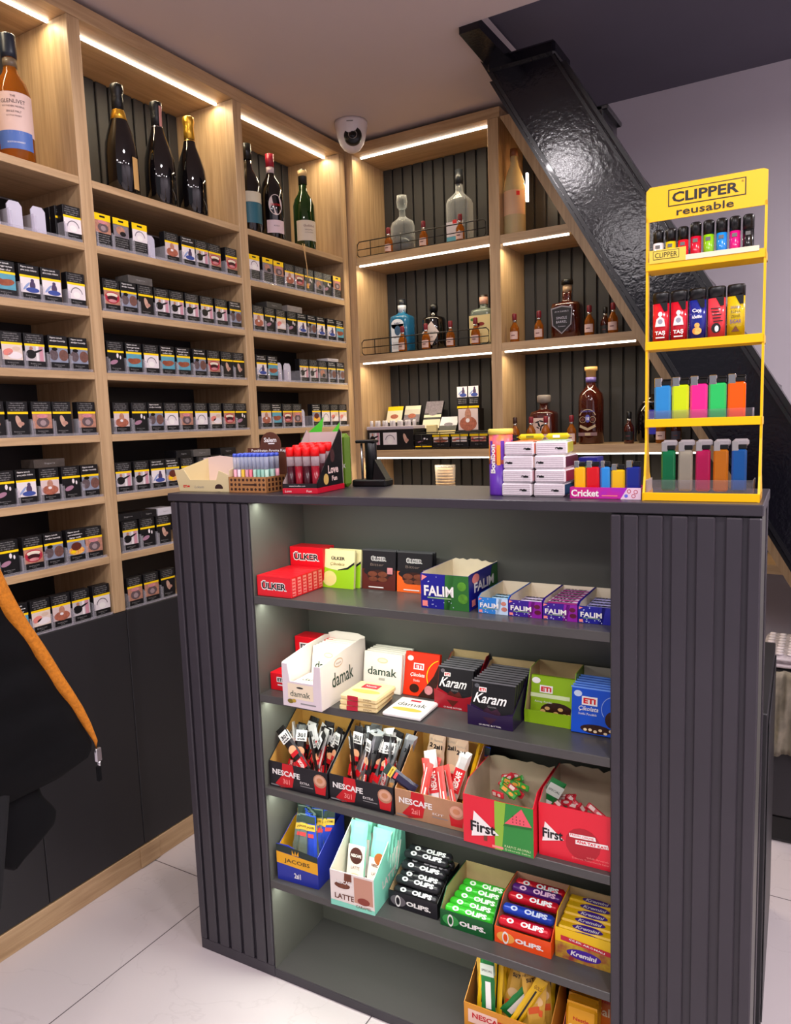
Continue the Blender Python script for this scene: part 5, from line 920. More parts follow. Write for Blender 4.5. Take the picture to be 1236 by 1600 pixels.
def d_ls(a, w_, L):
    a.rect(-w_ * .5, 0, w_, L * .60, PW, 1); a.ell(0, L * .42, w_ * .38, L * .14, mat('#4A2420', .4), 2); a.text('NESCAFE', 0, L * .42, w_ * .62, L * .05, WHT, 3, .03); a.text('LATTE', 0, L * .22, w_ * .5, L * .05, CHOCL, 3); a.ell(0, L * .06, w_ * .36, L * .07, mat('#E0C8A8', .4), 2)
def d_ls2(a, w_, L):
    a.rect(-w_ * .5, 0, w_, L * .50, PW, 1); a.ell(.004, L * .50, w_ * .30, L * .10, mat('#B0602A', .4), 2); a.text('NESCAFE', 0, L * .38, w_ * .62, L * .05, CHOCL, 3, .03); a.text('LATTE', 0, L * .24, w_ * .5, L * .05, CHOCL, 3); a.ell(0, L * .06, w_ * .36, L * .07, mat('#E0C8A8', .4), 2)
LS = sachet(MINT, d_ls, L=.128, w_=.044, th=.005); LS2 = sachet(MINT, d_ls2, L=.128, w_=.044, th=.005); LT = 'mint green latte sachet with {} standing in the mint carton'
for k in range(4):
    stick(LS, .437, .048 + k * .020, S4 + .030 + k * .006, -2, 16, 0, LT.format('brown circle') if k == 0 else 'mint latte sachet behind the one with the brown circle', None if k == 0 else 'rear mint latte sachets left'); stick(LS2, .487, .050 + k * .020, S4 + .024 + k * .006, 2, 16, 0, LT.format('orange splash') if k == 0 else 'mint latte sachet behind the one with the orange splash', None if k == 0 else 'rear mint latte sachets right')
def d_ol(c1, c2, tx='OLiPS.'):
    def f(a, w_, h_): a.rect(0, 0, w_, h_, mat(c1, .35), 1); a.ell(w_ * .20, h_ * .46, w_ * .16, h_ * .34, mat(c2, .4), 2); a.ell(w_ * .20, h_ * .46, w_ * .05, h_ * .2, mat(c1, .4), 3); a.arc(w_ * .20, h_ * .46, w_ * .04, w_ * .018, 0, 2 * PI, WHT, 4, 14, 2.0); a.text(tx, w_ * .62, h_ * .48, w_ * .50, h_ * .30, WHT, 3, .05)
    return f
def roll(c1, tc, w_=.108, r=.0105, txt='OLiPS'):
    q = M(); q.T = tr(0, r, r) @ rot('Y', 90); q.lathe([(r * .4, 0), (r * .7, .002), (r, .006), (r, w_ - .006), (r * .7, w_ - .002), (r * .4, w_)], mat(c1, .25, .1), 12, smooth=True); q.T = Matrix.Identity(4)
    a = q.art((0, r - r * .62, r + r * .80), (1, 0, 0), (0, .79, .61)); a.text(txt, w_ * .66, .0, w_ * .44, r * .95, mat(tc, .4), 2, .05); a.ell(w_ * .24, 0, r * .7, r * .45, mat(tc, .4), 1); a.ell(w_ * .24, 0, r * .3, r * .22, mat(c1, .4), 2)
    return q.mesh('candy_roll')
def rolls(me, u, v, z0, n, lab, group, levels=1, step=.0205):
    for l_ in range(levels):
        for i in range(n - l_): solo(me, 'candy_roll', lab, 'candy roll', CN(u, v + i * step + l_ * .01, z0 + l_ * .019), group)
RB = roll('#26262A', '#E4E4E6'); RG = roll('#3CC832', '#F0FFF0'); RR = roll('#D0142A', '#FFFFFF'); RBl = roll('#1E46C0', '#D8E8FF'); RP = roll('#5A1E7A', '#F4C8E8')
q = M(); def_ = d_ol('#201E24', '#6A6268')
for i, z0 in enumerate((0,)): carton('candy_carton', 'black mint roll carton piled with black rolls on fourth shelf', CN(.524, .044, S4), .118, .118, .036, .062, BLK, KRAFTL, def_, kn=.5)
rolls(RB, .530, .050, S4 + .020, 5, 'black candy roll with white lettering in or on the black carton', 'black candy rolls', 2)
for i in range(3): solo(RB, 'candy_roll', 'black candy roll with white lettering in or on the black carton', 'candy roll', CN(.532, .085 + i * .021, S4 + .058), 'black candy rolls')
for i in range(2): solo(RB, 'candy_roll', 'black candy roll with white lettering in or on the black carton', 'candy roll', CN(.532, .100 + i * .021, S4 + .077), 'black candy rolls')
carton('candy_carton', 'green mint roll carton filled with bright green rolls', CN(.653, .036, S4), .117, .138, .036, .066, mat('#14602C', .4), KRAFTL, d_ol('#125A2A', '#3A9A4A'), kn=.75)
rolls(RG, .658, .042, S4 + .020, 5, 'bright green candy roll in the green carton', 'green candy rolls', 1, .0235)
carton('candy_carton', 'orange roll carton holding red and blue candy rolls', CN(.773, .038, S4), .117, .138, .034, .072, mat('#F05A14', .4), mat('#D8A88A', .6), d_ol('#F0501A', '#F8A848'), kn=.6)
for me_, v_, z_, lab in ((RR, .042, .030, 'red candy roll at the very front of the orange carton'), (RR, .064, .016, 'red candy roll low behind the front in the orange carton'), (RBl, .066, .042, 'dark blue candy roll in the orange carton'), (RR, .098, .048, 'red candy roll behind the blue roll in the orange carton'), (RP, .122, .052, 'purple candy roll near the back of the orange carton'), (RR, .144, .050, 'red candy roll at the back of the orange carton')):
    solo(me_, 'candy_roll', lab, 'candy roll', CN(.778, v_, S4 + z_))
KY = mat('#F2C414', .4); KP = mat('#4A249A', .4)
def d_kr(a, w_, h_):
    a.rect(0, 0, w_, h_ * .55, mat('#C8A82E', .4, noise=.6, nscale=50, hex2='#9A3A3A'), 1); a.poly([(w_ * .1, h_ * .62), (w_ * .98, h_ * .50), (w_ * .98, h_ * .66), (w_ * .1, h_ * .78)], mat('#C8203A', .4), 2); a.text('ÇiLEK AROMALI', w_ * .55, h_ * .645, w_ * .62, h_ * .08, WHT, 3, .02, 0, -.12); a.ell(w_ * .5, h_ * .28, w_ * .30, h_ * .17, KP, 2); a.text('Kremini', w_ * .5, h_ * .28, w_ * .44, h_ * .16, WHT, 3, .03, .2)
carton('candy_carton', 'yellow and purple fruit candy carton at the right of fourth shelf', CN(.894, .052, S4), .112, .105, .062, .085, KY, KRAFTL, d_kr, kn=.85)
q = M(); q.box(0, .104, 0, .019, 0, .012, KY, .003); a = q.art((0, 0, .012), (1, 0, 0), (0, 1, 0)); a.ell(.056, .0095, .030, .0085, KP, 1); a.text('Kremini', .056, .0095, .044, .009, WHT, 2, .03, .2); f = q.art((0, 0, 0)); f.ell(.056, .006, .026, .005, KP, 1); me = q.mesh('fruit_candy')
for i in range(5): solo(me, 'candy_pack', 'yellow candy pack with purple oval in the yellow carton', 'candy pack', CN(.898, .056 + i * .0195, S4 + .052 + i * .002), 'yellow candy packs in the yellow carton')

# ================================================================== COUNTER SHELF 5
KO = mat('#D8902E', .5)
carton('sachet_carton', 'kraft and orange carton of yellow sticks on the bottom shelf', CN(.700, .040, S5), .185, .120, .060, .130, KO, KRAFT, lambda a, w_, h_: (a.rect(w_ * .05, h_ * .3, w_ * .35, h_ * .5, mat('#F0C8B8', .5), 1), a.text('NESCAFE', w_ * .3, h_ * .6, w_ * .4, h_ * .2, CRED, 2, .03)), kn=.10)
fill([SY, SY2, SY, SY2], .722, .868, .055, .125, S5 + .022, 30, 'yellow coffee stick sachet in the bottom shelf carton', 'yellow sticks in the bottom shelf carton', 9, 16, (6, 16), 30, .022)
stick(SG, .752, .050, S5 + .045, -4, 8, 0, 'green and white sachet standing left in the bottom carton', None); stick(SG, .785, .060, S5 + .048, 38, 10, 10, 'green sachet leaning right in the bottom carton', None); stick(SY2, .848, .058, S5 + .035, 3, 8, 0, 'wide yellow milk coffee sachet at the front of bottom carton', None)
stick(SY, .800, .048, S5 + .030, 28, 5, 15, 'yellow stick slanting across the front of the bottom carton', None)
def saleP(body):
    q = M(); w_, h_ = .062, .085; q.T = rot('X', -12); n = 8; vs = []
    q.box(0, w_, 0, .012, .004, h_ - .004, body, .005); q.box(.001, w_ - .001, .005, .007, 0, h_, body); a = q.art((0, 0, 0)); a.text('Saler', w_ * .5, h_ * .42, w_ * .8, h_ * .2, mat('#F8E4B8', .4), 2, .02); a.text('Nestle', w_ * .5, h_ * .66, w_ * .5, h_ * .08, CRED, 2, .02); return q
SO = mat('#F0A81C', .35, bump=.5, nscale=60); SO2 = mat('#E07018', .35, bump=.5, nscale=60)
solo(saleP(SO), 'salep_packet', 'large yellow orange packet at the right of the bottom shelf', 'packet', CN(.905, .070, S5 + .02))
for k in range(3): solo(saleP(SO), 'salep_packet', f'yellow orange packet standing {ORD[k]} behind the large front packet', 'packet', CN(.903, .090 + k * .022, S5 + .022))
for k in range(3): solo(saleP(SO2), 'salep_packet', f'deep orange packet, {ORD[k]} in the row at the right end of bottom shelf', 'packet', CN(.962 - .012, .085 + k * .026, S5 + .020 + k * .006) if False else CN(.9685 - .02, .128 + k * .018, S5 + .030))
carton('packet_carton', 'orange carton holding the yellow orange packets on bottom shelf', CN(.898, .060, S5), .112, .125, .030, .100, SO2, mat('#B888C8', .5), None, None, kn=.2)

# ================================================================== ON THE COUNTER
ZT = 1.1502
TS = mat('#E4DDE2', .6, name='tissue_paper', noise=.08, nscale=200)
CRM2 = mat('#DCCB9C', .55, name='cream_carton')
q = M(); w_, d_, t_ = .155, .10, .0018
q.prism([(0, 0), (w_, 0), (w_ - .004, .040), (w_ * .80, .050), (w_ * .74, .028), (w_ * .22, .028), (w_ * .10, .052), (-.014, .052)], (0, 0, 0), (1, 0, 0), (0, 0, 1), t_, CRM2, CRM2)
q.prism([(-.014, 0), (w_ * .98, 0), (w_ * .98, .078), (w_ * .75, .072), (w_ * .25, .080), (-.014, .074)], (0, d_, 0), (1, 0, 0), (0, 0, 1), t_, mat('#E6CFCB', .6), CRM2)
q.prism([(t_, 0), (d_, 0), (d_, .074), (t_, .050)], (w_, 0, 0), (0, 1, 0), (0, 0, 1), t_, CRM2); q.prism([(-t_, 0), (-t_, .052), (-d_, .074), (-d_, 0)][::-1], (0, 0, 0), (0, -1, 0), (0, 0, 1), t_, CRM2)
q.box(0, w_, 0, d_, 0, .002, CRM2); a = q.art((0, 0, 0)); a.text('ETi', .018, .013, .012, .006, RED, 1, .05); a.rect(.025, .011, .007, .004, RED); a.text('Lokum', .062, .012, .028, .006, GRY, 1, 0, .3); a.ell(.122, .010, .012, .009, CHOC, 1); a.rect(.11, .002, .024, .006, CRM2, 2)
b_ = q.art((0, d_ - .001 - t_, 0)); b_.ell(.105, .040, .026, .022, mat('#E8D8B0', .6), 1); b_.ell(.112, .030, .008, .004, CHOC, 2)
solo(q, 'biscuit_carton', 'empty cream display carton at the left end of the countertop', 'display carton', CN(-.004, .035, ZT))
t = thing('aroma_tube_box', 'patterned brown box of clear tubes with blue tops on the counter', 'display box', CN(.150, .033, ZT))
WC = mat('#B07A48', .6); DB = mat('#3A1C10', .6); q = M(); w_, d_, h_ = .165, .070, .036
q.prism([(0, 0), (.108, 0), (.108, h_), (0, h_)], (0, 0, 0), (1, 0, 0), (0, 0, 1), .0016, WC, KRAFT); q.prism([(0, 0), (d_, 0), (d_, h_), (0, h_)], (.108, 0, 0), (0, 1, 0), (0, 0, 1), .0016, WC, KRAFT); q.prism([(0, 0), (d_, 0), (d_, h_), (0, h_)], (.0016, 0, 0), (0, 1, 0), (0, 0, 1), .0016, WC, KRAFT); q.box(0, .108, 0, d_, 0, .0016, WC); q.box(0, .108, d_ - .0016, d_, 0, h_, WC)
a = q.art((0, 0, 0)); b_ = q.art((.108, 0, 0), (0, 1, 0))
for r_ in range(3):
    for i in range(9):
        if r_ == 1 and 3 <= i <= 5: continue
        x_ = .008 + i * .0115; z_ = .008 + r_ * .0105; (a.rect(x_ - .0035, z_ - .003, .007, .006, DB, 1) if (i + r_) % 2 else a.poly([(x_, z_ - .004), (x_ + .004, z_), (x_, z_ + .004), (x_ - .004, z_)], DB, 1))
    for i in range(5): b_.rect(.006 + i * .013, .004 + r_ * .0105, .007, .007, DB, 1)
a.rect(.040, .0165, .034, .004, DB, 1); part(q, 'patterned_box', t)
q = M(); BC = mat('#5A2F1C', .5); pts = [(0, 0), (.135, 0), (.135, .098), (.098, .098)] + [(.068 + .030 * math.cos(i * PI / 10), .104 + .030 * math.sin(i * PI / 10)) for i in range(11)] + [(.035, .098), (.0, .098)]
q.prism(pts, (0, .072, 0), (1, 0, 0), (0, 0, 1), .0018, BC); a = q.art((0, .072, 0)); a.text('Salem', .068, .116, .036, .011, WHT, 1, .03); a.rect(.062, .106, .018, .003, WHT, 1); a.text('Pembbatan Aroma Kapsül', .068, .091, .112, .008, WHT, 1, .02); part(q, 'header_card', t)
cols = ['#E4A0B0', '#D8C8D0', '#D8B030', '#C88A98', '#D86A7A', '#9CC0B0', '#7AB0A0', '#8CB8A8', '#A8C8B8']
for r_ in range(3):
    for i in range(9):
        q = M(); x_ = .010 + i * .0112; y_ = .014 + r_ * .019; q.lathe([(.0045, .003), (.0045, .052)], mat(cols[(i + r_) % 9] if r_ == 0 else cols[(i * 2 + r_) % 9], .4), 8, cx=x_, cy=y_); q.lathe([(.0046, .052), (.0048, .080)], clear('vial', '#DDE2F0', .3) if not (i or r_) else bpy.data.materials['vial'], 8, cx=x_, cy=y_); q.lathe([(.005, .080), (.005, .086), (.003, .088)], mat('#4A62D0', .4), 8, cx=x_, cy=y_)
        part(q, 'capsule_tube', t)
t = thing('lollipop_box', 'black and red triangular display box of red capped tubes', 'display box', CN(.306, .026, ZT, .12))
RB_ = mat('#C8102E', .35); q = M(); q.box(0, .085, 0, .135, 0, .012, RB_, .001); a = q.art((0, 0, 0)); a.text('Love', .015, .006, .016, .005, WHT, 1); a.text('Fun', .066, .006, .012, .005, WHT, 1); part(q, 'red_base', t)
q = M(); INN = mat('#CBB6B4', .6)
q.prism([(0, .0125), (.085, .0125), (.085, .022), (0, .022)], (0, .002, 0), (1, 0, 0), (0, 0, 1), .0015, BLK, INN); q.prism([(.002, .0125), (.128, .0125), (.128, .128), (.120, .136), (.002, .024)], (.085, 0, 0), (0, 1, 0), (0, 0, 1), .0015, BLK, INN)
q.prism([(-.002, .0125), (-.002, .024), (-.120, .136), (-.128, .128), (-.128, .0125)][::-1], (0, 0, 0), (0, -1, 0), (0, 0, 1), .0015, BLK, INN); q.box(0, .085, .128, .130, .0125, .130, INN)
a = q.art((.085, 0, 0), (0, 1, 0)); a.text('Love', .080, .048, .050, .018, mat('#F0D0C8', .5), 1, .03); a.text('Fun', .085, .028, .026, .011, mat('#F0D0C8', .5), 1, .03); a.ell(.044, .028, .012, .012, mat('#D8B060', .5), 1); a.ell(.078, .078, .011, .015, mat('#4A2A2A', .5), 1); f = q.art((0, .002, 0)); f.text('www.lovefun.com', .036, .017, .04, .004, WHT, 1); part(q, 'black_tray', t)
TUB = clear('tube_plastic', '#E8D8DC', .3)
for r_ in range(3):
    for i in range(4):
        q = M(); x_ = .013 + i * .0200; y_ = .020 + r_ * .030; z0 = .014 + r_ * .004
        q.lathe([(.008, 0), (.0085, .004), (.0085, .045)], mat('#8A0E22' if (i + r_) % 2 else '#3A0A18', .25), 10, cx=x_, cy=y_, z=z0); q.lathe([(.0087, .045), (.0087, .068)], TUB, 10, cx=x_, cy=y_, z=z0); q.lathe([(.0098, .066), (.0098, .084), (.008, .086)], mat('#F01418', .35), 12, cx=x_, cy=y_, z=z0)
        part(q, 'capped_tube', t)
# green snack bag behind
GB_ = mat('#5A7A1C', .35, bump=.5, nscale=30); q = M(); q.box(0, .125, 0, .022, 0, .125, GB_, .009); a = q.art((0, 0, 0)); a.ell(.095, .05, .018, .03, mat('#9CB840', .4), 1); a.text('OKX', .107, .05, .022, .010, WHT, 2, .02); a.poly([(.0, .115), (.05, .09), (.065, .165), (.05, .15)], mat('#4CC82A', .4), 1)
solo(q, 'snack_bag', 'green snack bag standing behind the black and red tube box', 'snack bag', CN(.250, .182, ZT, .05))
q = M(); q.prism([(0, 0), (.035, .0), (.046, .060), (.012, .028)], (0, 0, 0), (1, 0, 0), (0, 0, 1), .0012, mat('#55C82E', .45)); solo(q, 'leaf_card', 'bright green pointed card sticking up behind the red capped tubes', 'card', CN(.318, .176, ZT + .0905))
q = M(); q.prism([(0, 0), (.03, .045), (.085, .045), (.06, 0)], (0, 0, 0), (1, 0, 0), (0, 0, 1), .0015, mat('#BDB4B4', .6)); solo(q, 'card_flap', 'pale grey card flap rising behind the green snack bag', 'card', CN(.352, .168, ZT + .0905)) if False else None
t = thing('rolling_machine', 'black desktop cigarette filling machine with silver rod by the corner', 'machine', CN(.372, .205, ZT, .1))
q = M(); q.box(0, .085, 0, .05, 0, .016, BLACK, .003); part(q, 'base', t); q = M(); q.lathe([(.014, .016), (.014, .10), (.011, .104), (0, .105)], BLACK, 20, cx=.042, cy=.022); part(q, 'column', t)
q = M(); q.tube([(.020, .018, .016), (.020, .018, .10)], .0028, SILV); part(q, 'rod', t, 'thin silver rod'); q = M(); q.box(.008, .058, .008, .034, .1005, .108, BLACK, .002); part(q, 'top_lever', t); q = M(); q.prism([(.05, .016), (.083, .016), (.056, .062)], (0, .01, 0), (1, 0, 0), (0, 0, 1), .03, BLACK); part(q, 'support_wedge', t)
# candy tube
t = thing('candy_tube', 'tall purple and pink cardboard candy tube with yellow lid', 'candy tube', CN(.787, .085, ZT))
q = M(); q.lathe([(.0225, 0), (.0225, .004), (.0225, .060)], mat('#5A2AA0', .35), 28); q.lathe([(.0225, .060), (.0225, .120)], mat('#D04A8A', .35, noise=1, nscale=45, hex2='#E8843A'), 28)
for i in range(9):
    an = math.radians(-170 + i * 20); q.lathe([(.0229, .058 + (i % 2) * .01), (.0229, .088 + (i % 3) * .008)], mat(['#E8303A', '#F0A030', '#6A3AB0'][i % 3], .35), 3, a0=an, a1=an + .3)
part(q, 'tube_wall', t); q = M(); q.lathe([(.0238, .116), (.0240, .125), (.022, .1265), (0, .1255)], mat('#E8D060', .4), 28); part(q, 'lid', t, 'yellow lid')
q = M(); vs, fs, (x0, x1, y0, y1) = glyphs('Bonibon', .04); out = []
for x_, y_ in vs:
    an = math.radians(-112) + ((y_ - (y0 + y1) / 2) * .012 / (y1 - y0)) / .0235 * -1; out.append((.0235 * math.cos(an), .0235 * math.sin(an), .070 + (x_ - (x0 + x1) / 2) * .055 / (x1 - x0)))
q.add(out, fs, WHT); part(q, 'lettering', t, 'white lettering')
# tissues
def tis(w_, wrapc, endc, name='tissue_pack', tx=.72):
    q = M(); q.box(0, w_, 0, .095, 0, .0250, TS, .0028)
    for i in range(6): q.box(.002 + .001 * (i % 2), w_ - .002, -.0007, .0005, .0035 + i * .0034, .0041 + i * .0034, mat('#BFA8B4', .6))
    if wrapc: W3 = mat(wrapc, .4); q.box(.001, w_ - .001, .006, .094, .0242, .0252, W3, .0004); q.box(w_ - .0002, w_ + .0008, .006, .094, .003, .022, mat(endc, .4), .0004)
    a = q.art((0, -.0006, 0)); a.text('Solo', w_ * tx, .012, .014, .0045, BLK, 1, .14); return q
LB = ['bottom', 'second', 'third', 'top']
for i, (u_, wr, en) in enumerate(((.798, '#E4D4D4', '#D8C8C8'), (.800, '#E8C8CC', '#D8A0A8'), (.802, '#F0C0A8', '#E8904A'), (.804, '#F07A3A', '#E85A1A'))):
    solo(tis(.057, wr, en, tx=(.74, .78, .2, .8)[i]), 'tissue_pack', f'pocket tissue pack, {LB[i]} of the left stack{" with orange wrap" if i == 3 else ""}', 'tissue pack', CN(u_, .056, ZT + i * .0255, .02 * (-1) ** i))
for i, (u_, wr, en) in enumerate(((.859, '#B8C8DC', '#2A4A6A'), (.862, '#E8C0C8', '#8A1A2A'), (.861, '#E4D8C8', '#5A1A2A'), (.864, '#BFE0C4', '#C8C030'))):
    solo(tis(.057, wr, en, tx=(.72, .2, .2, .75)[i]), 'tissue_pack', f'pocket tissue pack, {LB[i]} of the right stack{" with green yellow wrap" if i == 3 else ""}', 'tissue pack', CN(u_, .058, ZT + i * .0255, .02 * (-1) ** i + (.18 if i == 3 else 0)))
YC_ = mat('#D8C014', .35, bump=.5, nscale=60)
for k, (u_, v_, zz, rz, L_) in enumerate(((.832, .058, .1045, .22, .046), (.880, .070, .1045, .16, .042))):
    q = M(); q.box(-.004, L_ + .004, .005, .007, .005, .006, YC_); q.box(0, L_, 0, .013, 0, .011, YC_, .004); a = q.art((0, 0, 0)); a.rect(L_ * .3, .003, L_ * .3, .005, WHT if k else mat('#8A7A14', .5), 1)
    solo(q, 'wrapped_candy', f'yellow wrapped candy bar on the tissue stacks, {["left", "right"][k]} one', 'wrapped candy', CN(u_, v_, ZT + zz, rz))
# purple gum standing carton behind cricket tray
q = M(); q.box(0, .035, 0, .05, 0, .068, NVY, .001); a = q.art((0, 0, 0)); a.rect(.003, .02, .008, .03, mat('#8A2A8A', .4), 1); a.ell(.022, .05, .01, .01, mat('#2E8A4A', .4), 1); a.text('FALIM', .007, .034, .026, .005, WHT, 2, .02, 0, PI / 2)
solo(q, 'gum_box', 'navy and green gum box standing behind the pink lighter tray', 'gum box', CN(.925, .125, ZT))
# cricket tray + lighters
CK = mat('#D81E5A', .35, noise=1, nscale=14, hex2='#A028C0'); q = M(); w_, d_, h_ = .122, .055, .020
q.box(0, w_, 0, .0015, 0, h_, CK); q.box(0, w_, d_ - .0015, d_, 0, h_, CK); q.box(0, .0015, 0, d_, 0, h_, CK); q.box(w_ - .0015, w_, 0, d_, 0, h_, CK); q.box(0, w_, 0, d_, 0, .0012, CK); a = q.art((0, 0, 0)); a.poly([(w_ * .72, 0), (w_, 0), (w_, h_), (w_ * .82, h_)], mat('#E4C8DC', .4), 1); a.text('Cricket', w_ * .22, h_ * .5, w_ * .40, h_ * .62, WHT, 2, .03); [a.arc(w_ * x_, h_ * y_, .0025, .001, 0, 2 * PI, CRI, 2, 12) for x_, y_ in ((.84, .7), (.93, .65), (.9, .3))]; a.ell(w_ * .80, h_ * .3, .003, .003, mat('#6A6ADA', .4), 2); a.rect(w_ * .46, h_ * .25, w_ * .22, h_ * .08, PNK, 1)
solo(q, 'lighter_tray', 'pink magenta tray holding a row of plastic lighters', 'lighter tray', CN(.932, .040, ZT))
def lighter(col, w_, h_, label, P, style='flat', group=None, trans=0, cat='lighter'):
    t = thing('lighter', label, cat, P, group); BM = mat(col, .22, coat=.4) if not trans else mat(col, .1, trans=.45, coat=.3)
    if style == 'round':
        q = M(); q.lathe([(.0, 0), (w_ / 2, 0), (w_ / 2, h_ * .68)], BM, 18); a = q.art((0, -w_ / 2 - .0001, 0)); a.rect(-w_ * .22, h_ * .54, w_ * .44, h_ * .08, mat('#6A6A6A', .5), 1); part(q, 'body', t); q = M(); q.lathe([(w_ / 2 * 1.02, h_ * .68), (w_ / 2 * 1.04, h_ * .96), (w_ / 2 * .8, h_), (0, h_)], BLACK, 18); part(q, 'cap', t)
    elif style == 'wide':
        q = M(); q.lathe([(0, .012), (w_ / 2, .012), (w_ / 2, h_ * .80)], BM, 20, sy=.55); part(q, 'body', t); q = M(); q.lathe([(w_ / 2 * 1.02, 0), (w_ / 2 * 1.02, .0122), (w_ / 2 * .99, .0125)], BLACK, 20, sy=.56); part(q, 'foot', t)
        q = M(); q.lathe([(w_ / 2 * 1.01, h_ * .80), (w_ / 2 * 1.02, h_ * .97), (w_ / 2 * .9, h_)], BLACK, 20, sy=.56); a = q.art((0, -w_ / 2 * .56, 0)); a.poly([(w_ * -.05, h_ * .81), (w_ * .42, h_ * .81), (w_ * .42, h_ * .66), (w_ * .22, h_ * .66)], BLACK, 1); part(q, 'cap', t)
    else:
        q = M(); q.box(-w_ / 2, w_ / 2, 0, .011, 0, h_ * .84, BM, .003); part(q, 'body', t); q = M(); q.box(-w_ / 2 * .9, w_ / 2 * .95, .001, .010, h_ * .84, h_ * .93, BLACK, .001); q.box(0, w_ / 2, .002, .009, h_ * .93, h_ * .97, BLACK, .001); part(q, 'thumb_lever', t)
        q = M(); q.box(-w_ / 2 * .98, -w_ * .05, .0005, .0105, h_ * .80, h_ * 1.0, SILV if style == 'flat' else mat('#9A9696', .4, .4), .001); part(q, 'wind_guard', t)
    if style == 'clearbody': q = M(); q.box(-w_ * .42, w_ * .62, .001, .014, h_ * .90, h_ * 1.04, mat('#8F898C', .4), .003); part(q, 'hood', t)
    return t
for k, (x_, w_, c_, nm) in enumerate(((.012, .020, '#F0B414', 'yellow at the left'), (.035, .023, '#D01420', 'red'), (.057, .0165, '#2E8AD8', 'light blue'), (.079, .023, '#E8B818', 'yellow in the middle'), (.105, .025, '#1A2A8A', 'dark blue'))):
    lighter(c_, w_, .064 if k != 3 else .058, f'plastic lighter, {nm}, standing in the pink magenta tray', CN(.932 + x_, .060, ZT + .0014), 'flat')
# yellow lighter stand
YS_ = mat('#F6BE00', .35, name='yellow_enamel'); ls = thing('lighter_stand', 'tall yellow wire and sheet lighter display stand on the counter', 'display stand', CN(1.058, .028, ZT))
W_ = .178
def tray(z_, v0, v1, dz=.0125, name='shelf'):
    q = M(); q.box(0, W_, v0, v0 + .0016, z_ - dz, z_ + .001, YS_, .0006); q.box(0, W_, v0 + .0016, v1, z_ - dz, z_ - dz + .0016, YS_); q.box(0, .0016, v0, v1, z_ - dz, z_, YS_); q.box(W_ - .0016, W_, v0, v1, z_ - dz, z_, YS_); part(q, name, ls)
tray(.0125, 0, .085, .0125, 'base_tray')
for z_ in (.134, .262, .390): tray(z_, .022, .072)
for x_ in (.0, W_ - .0035):
    q = M(); prof = [(.0, .0), (.012, .0), (.020, .03), (.030, .08), (.030, .452), (.022, .462), (.022, .09), (.012, .04)]
    q.prism([(.0, 0), (.085, 0), (.083, .010), (.050, .045), (.040, .10), (.036, .462), (.024, .462), (.024, .10), (.014, .04), (.002, .012)], (x_ + .0035, 0, 0), (0, 1, 0), (0, 0, 1), .0035, YS_); part(q, 'side_upright', ls)
q = M(); q.prism([(.0, .455), (W_, .455), (W_, .506), (.172, .509), (.006, .509), (0, .503)], (0, .024, 0), (1, 0, 0), (0, 0, 1), .002, YS_); a = q.art((0, .024, 0))
a.rect(.034, .4745, .114, .0265, BLK, 1); a.rect(.0356, .4761, .1108, .0233, YS_, 2); a.text('CLIPPER', .089, .4878, .098, .0160, BLK, 3, .03); a.text('®', .143, .4955, .0035, .0035, BLK, 3); a.text('reusable', .089, .4652, .084, .0118, BLK, 3, .01); part(q, 'header_sign', ls, 'yellow header sign with black lettering')
q = M(); q.box(.004, W_ - .010, .010, .0112, .013, .034, ACR); q.box(.004, W_ - .010, .066, .0672, .013, .026, ACR); q.box(.004, .0052, .010, .067, .013, .034, ACR); q.box(W_ - .011, W_ - .010, .010, .067, .013, .034, ACR); part(q, 'clear_bin', ls)
q = M(); q.box(.004, W_ - .014, .026, .0272, .135, .149, ACR); q.box(W_ - .015, W_ - .014, .026, .068, .135, .149, ACR); part(q, 'clear_bin', ls)
q = M(); q.box(.006, .062, .0205, .0217, .388, .409, mat('#E4C84A', .4)); a = q.art((0, .0205, 0)); a.rect(.012, .3935, .040, .0135, BLK, 1); a.rect(.0128, .3943, .0384, .0119, mat('#E4C84A', .4), 2); a.text('CLIPPER', .032, .400, .034, .008, BLK, 3); q.box(.062, W_ - .010, .0205, .0217, .388, .396, mat('#E8DCC0', .4)); part(q, 'price_strip', ls)
nm1 = ['white', 'yellow', 'bright red', 'crimson', 'lime green', 'sky blue', 'hot pink', 'all black']
for k, c_ in enumerate(('#E4DCE0', '#E8C814', '#F01A2A', '#D01030', '#8CC814', '#1E8AE0', '#E0107A', '#141416')):
    lighter(c_, .0165, .070 - (.004 if k < 3 else 0), f'small round {nm1[k]} lighter with black cap, top shelf of the yellow stand', CN(1.074 + k * .0193, .074, ZT + .3785 + .0005), 'round')
nm2 = ['red with white figure, leftmost', 'red with white figure, second', 'navy with white text, middle', 'coral red with black text, fourth', 'yellow with purple text, rightmost']
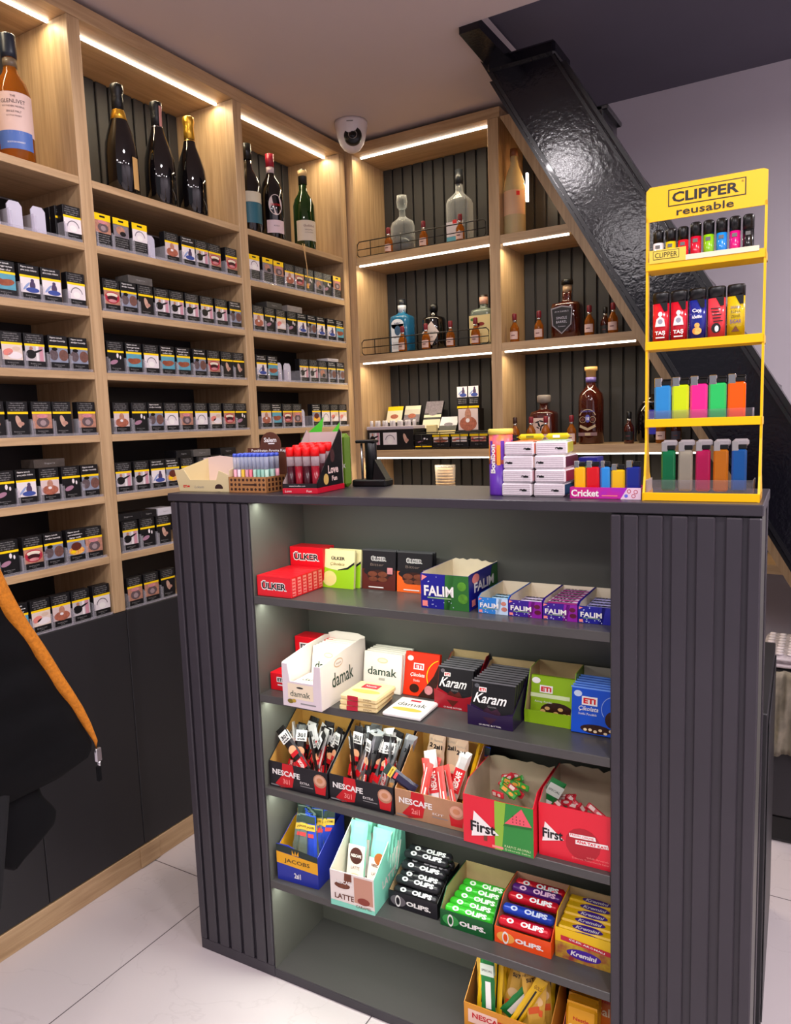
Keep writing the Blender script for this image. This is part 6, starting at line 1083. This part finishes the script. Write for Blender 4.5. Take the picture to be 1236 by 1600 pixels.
for k, c_ in enumerate(('#D0142A', '#D0142A', '#1E2A8A', '#F0404A', '#D8B814')):
    u_ = 1.080 + k * .0285; t = lighter(c_, .0265, .092, f'large lighter, {nm2[k]}, second shelf of the yellow stand', CN(u_, .068, ZT + .2515), 'wide'); q = M(); a = q.art((0, -.0135 * .55 - .0011, 0))
    if k < 2: a.ell(0, .056, .0035, .004, WHT, 1); a.poly([(-.008, .036), (.008, .036), (.006, .048), (0, .053), (-.006, .048)], WHT, 1); a.ell(0, .044, .004, .004, mat('#9A9AA8', .5), 2); a.text('TAŞ', 0, .025, .016, .008, WHT, 2, .04); a.rect(-.007, .017, .014, .002, WHT, 1)
    elif k == 2: a.text('Çay', -.001, .056, .013, .007, WHT, 2, .03); a.text('içelim', 0, .046, .015, .006, WHT, 2, .03); a.ell(0, .024, .007, .006, ORF, 1); a.ell(0, .033, .004, .004, ORF, 1)
    elif k == 3: [a.rect(-.008 + .001 * i, .056 - i * .005, .014 - .002 * (i % 2), .0018, BLK, 1) for i in range(5)]; a.ell(0, .026, .007, .008, BLK, 1); a.ell(.001, .025, .003, .005, WHT, 2)
    else: a.text('SIGARA', 0, .056, .015, .004, KP, 1); a.text('BUNA', 0, .049, .014, .004, BLK, 1); a.text('ZEHiR', 0, .042, .014, .004, BLK, 1); a.text('SiGAR', 0, .034, .016, .006, KP, 1); a.poly([(-.006, .018), (.006, .018), (0, .027)], mat('#6A3A1A', .5), 1)
    part(q, 'print', t)
nm3 = ['blue', 'neon yellow', 'hot pink', 'green', 'orange']
for k, c_ in enumerate(('#2E86C8', '#C8DC14', '#F0288A', '#2EC060', '#FF5A0A')):
    lighter(c_, .0265, .080, f'flat {nm3[k]} lighter with silver guard, third shelf of the yellow stand', CN(1.0845 + k * .0283, .058, ZT + .1235), 'flat')
nm4 = ['dark green', 'clear', 'magenta', 'amber', 'blue']
for k, c_ in enumerate(('#0E7A4A', '#A8A090', '#C01A5A', '#D07A1A', '#1E62B0')):
    lighter(c_, .0225, .082, f'translucent {nm4[k]} lighter in the bottom bin of the yellow stand', CN(1.096 + k * .0270, .048, ZT + .0145), 'clearbody', None, 1)
q = M(); q.box(0, .034, 0, .012, 0, .010, mat('#A8A0A4', .5), .004); solo(q, 'lighter_cap', 'grey plastic cap standing up behind the bottom row of lighters', 'lighter part', CN(1.095, .092, ZT + .0905)) if False else None
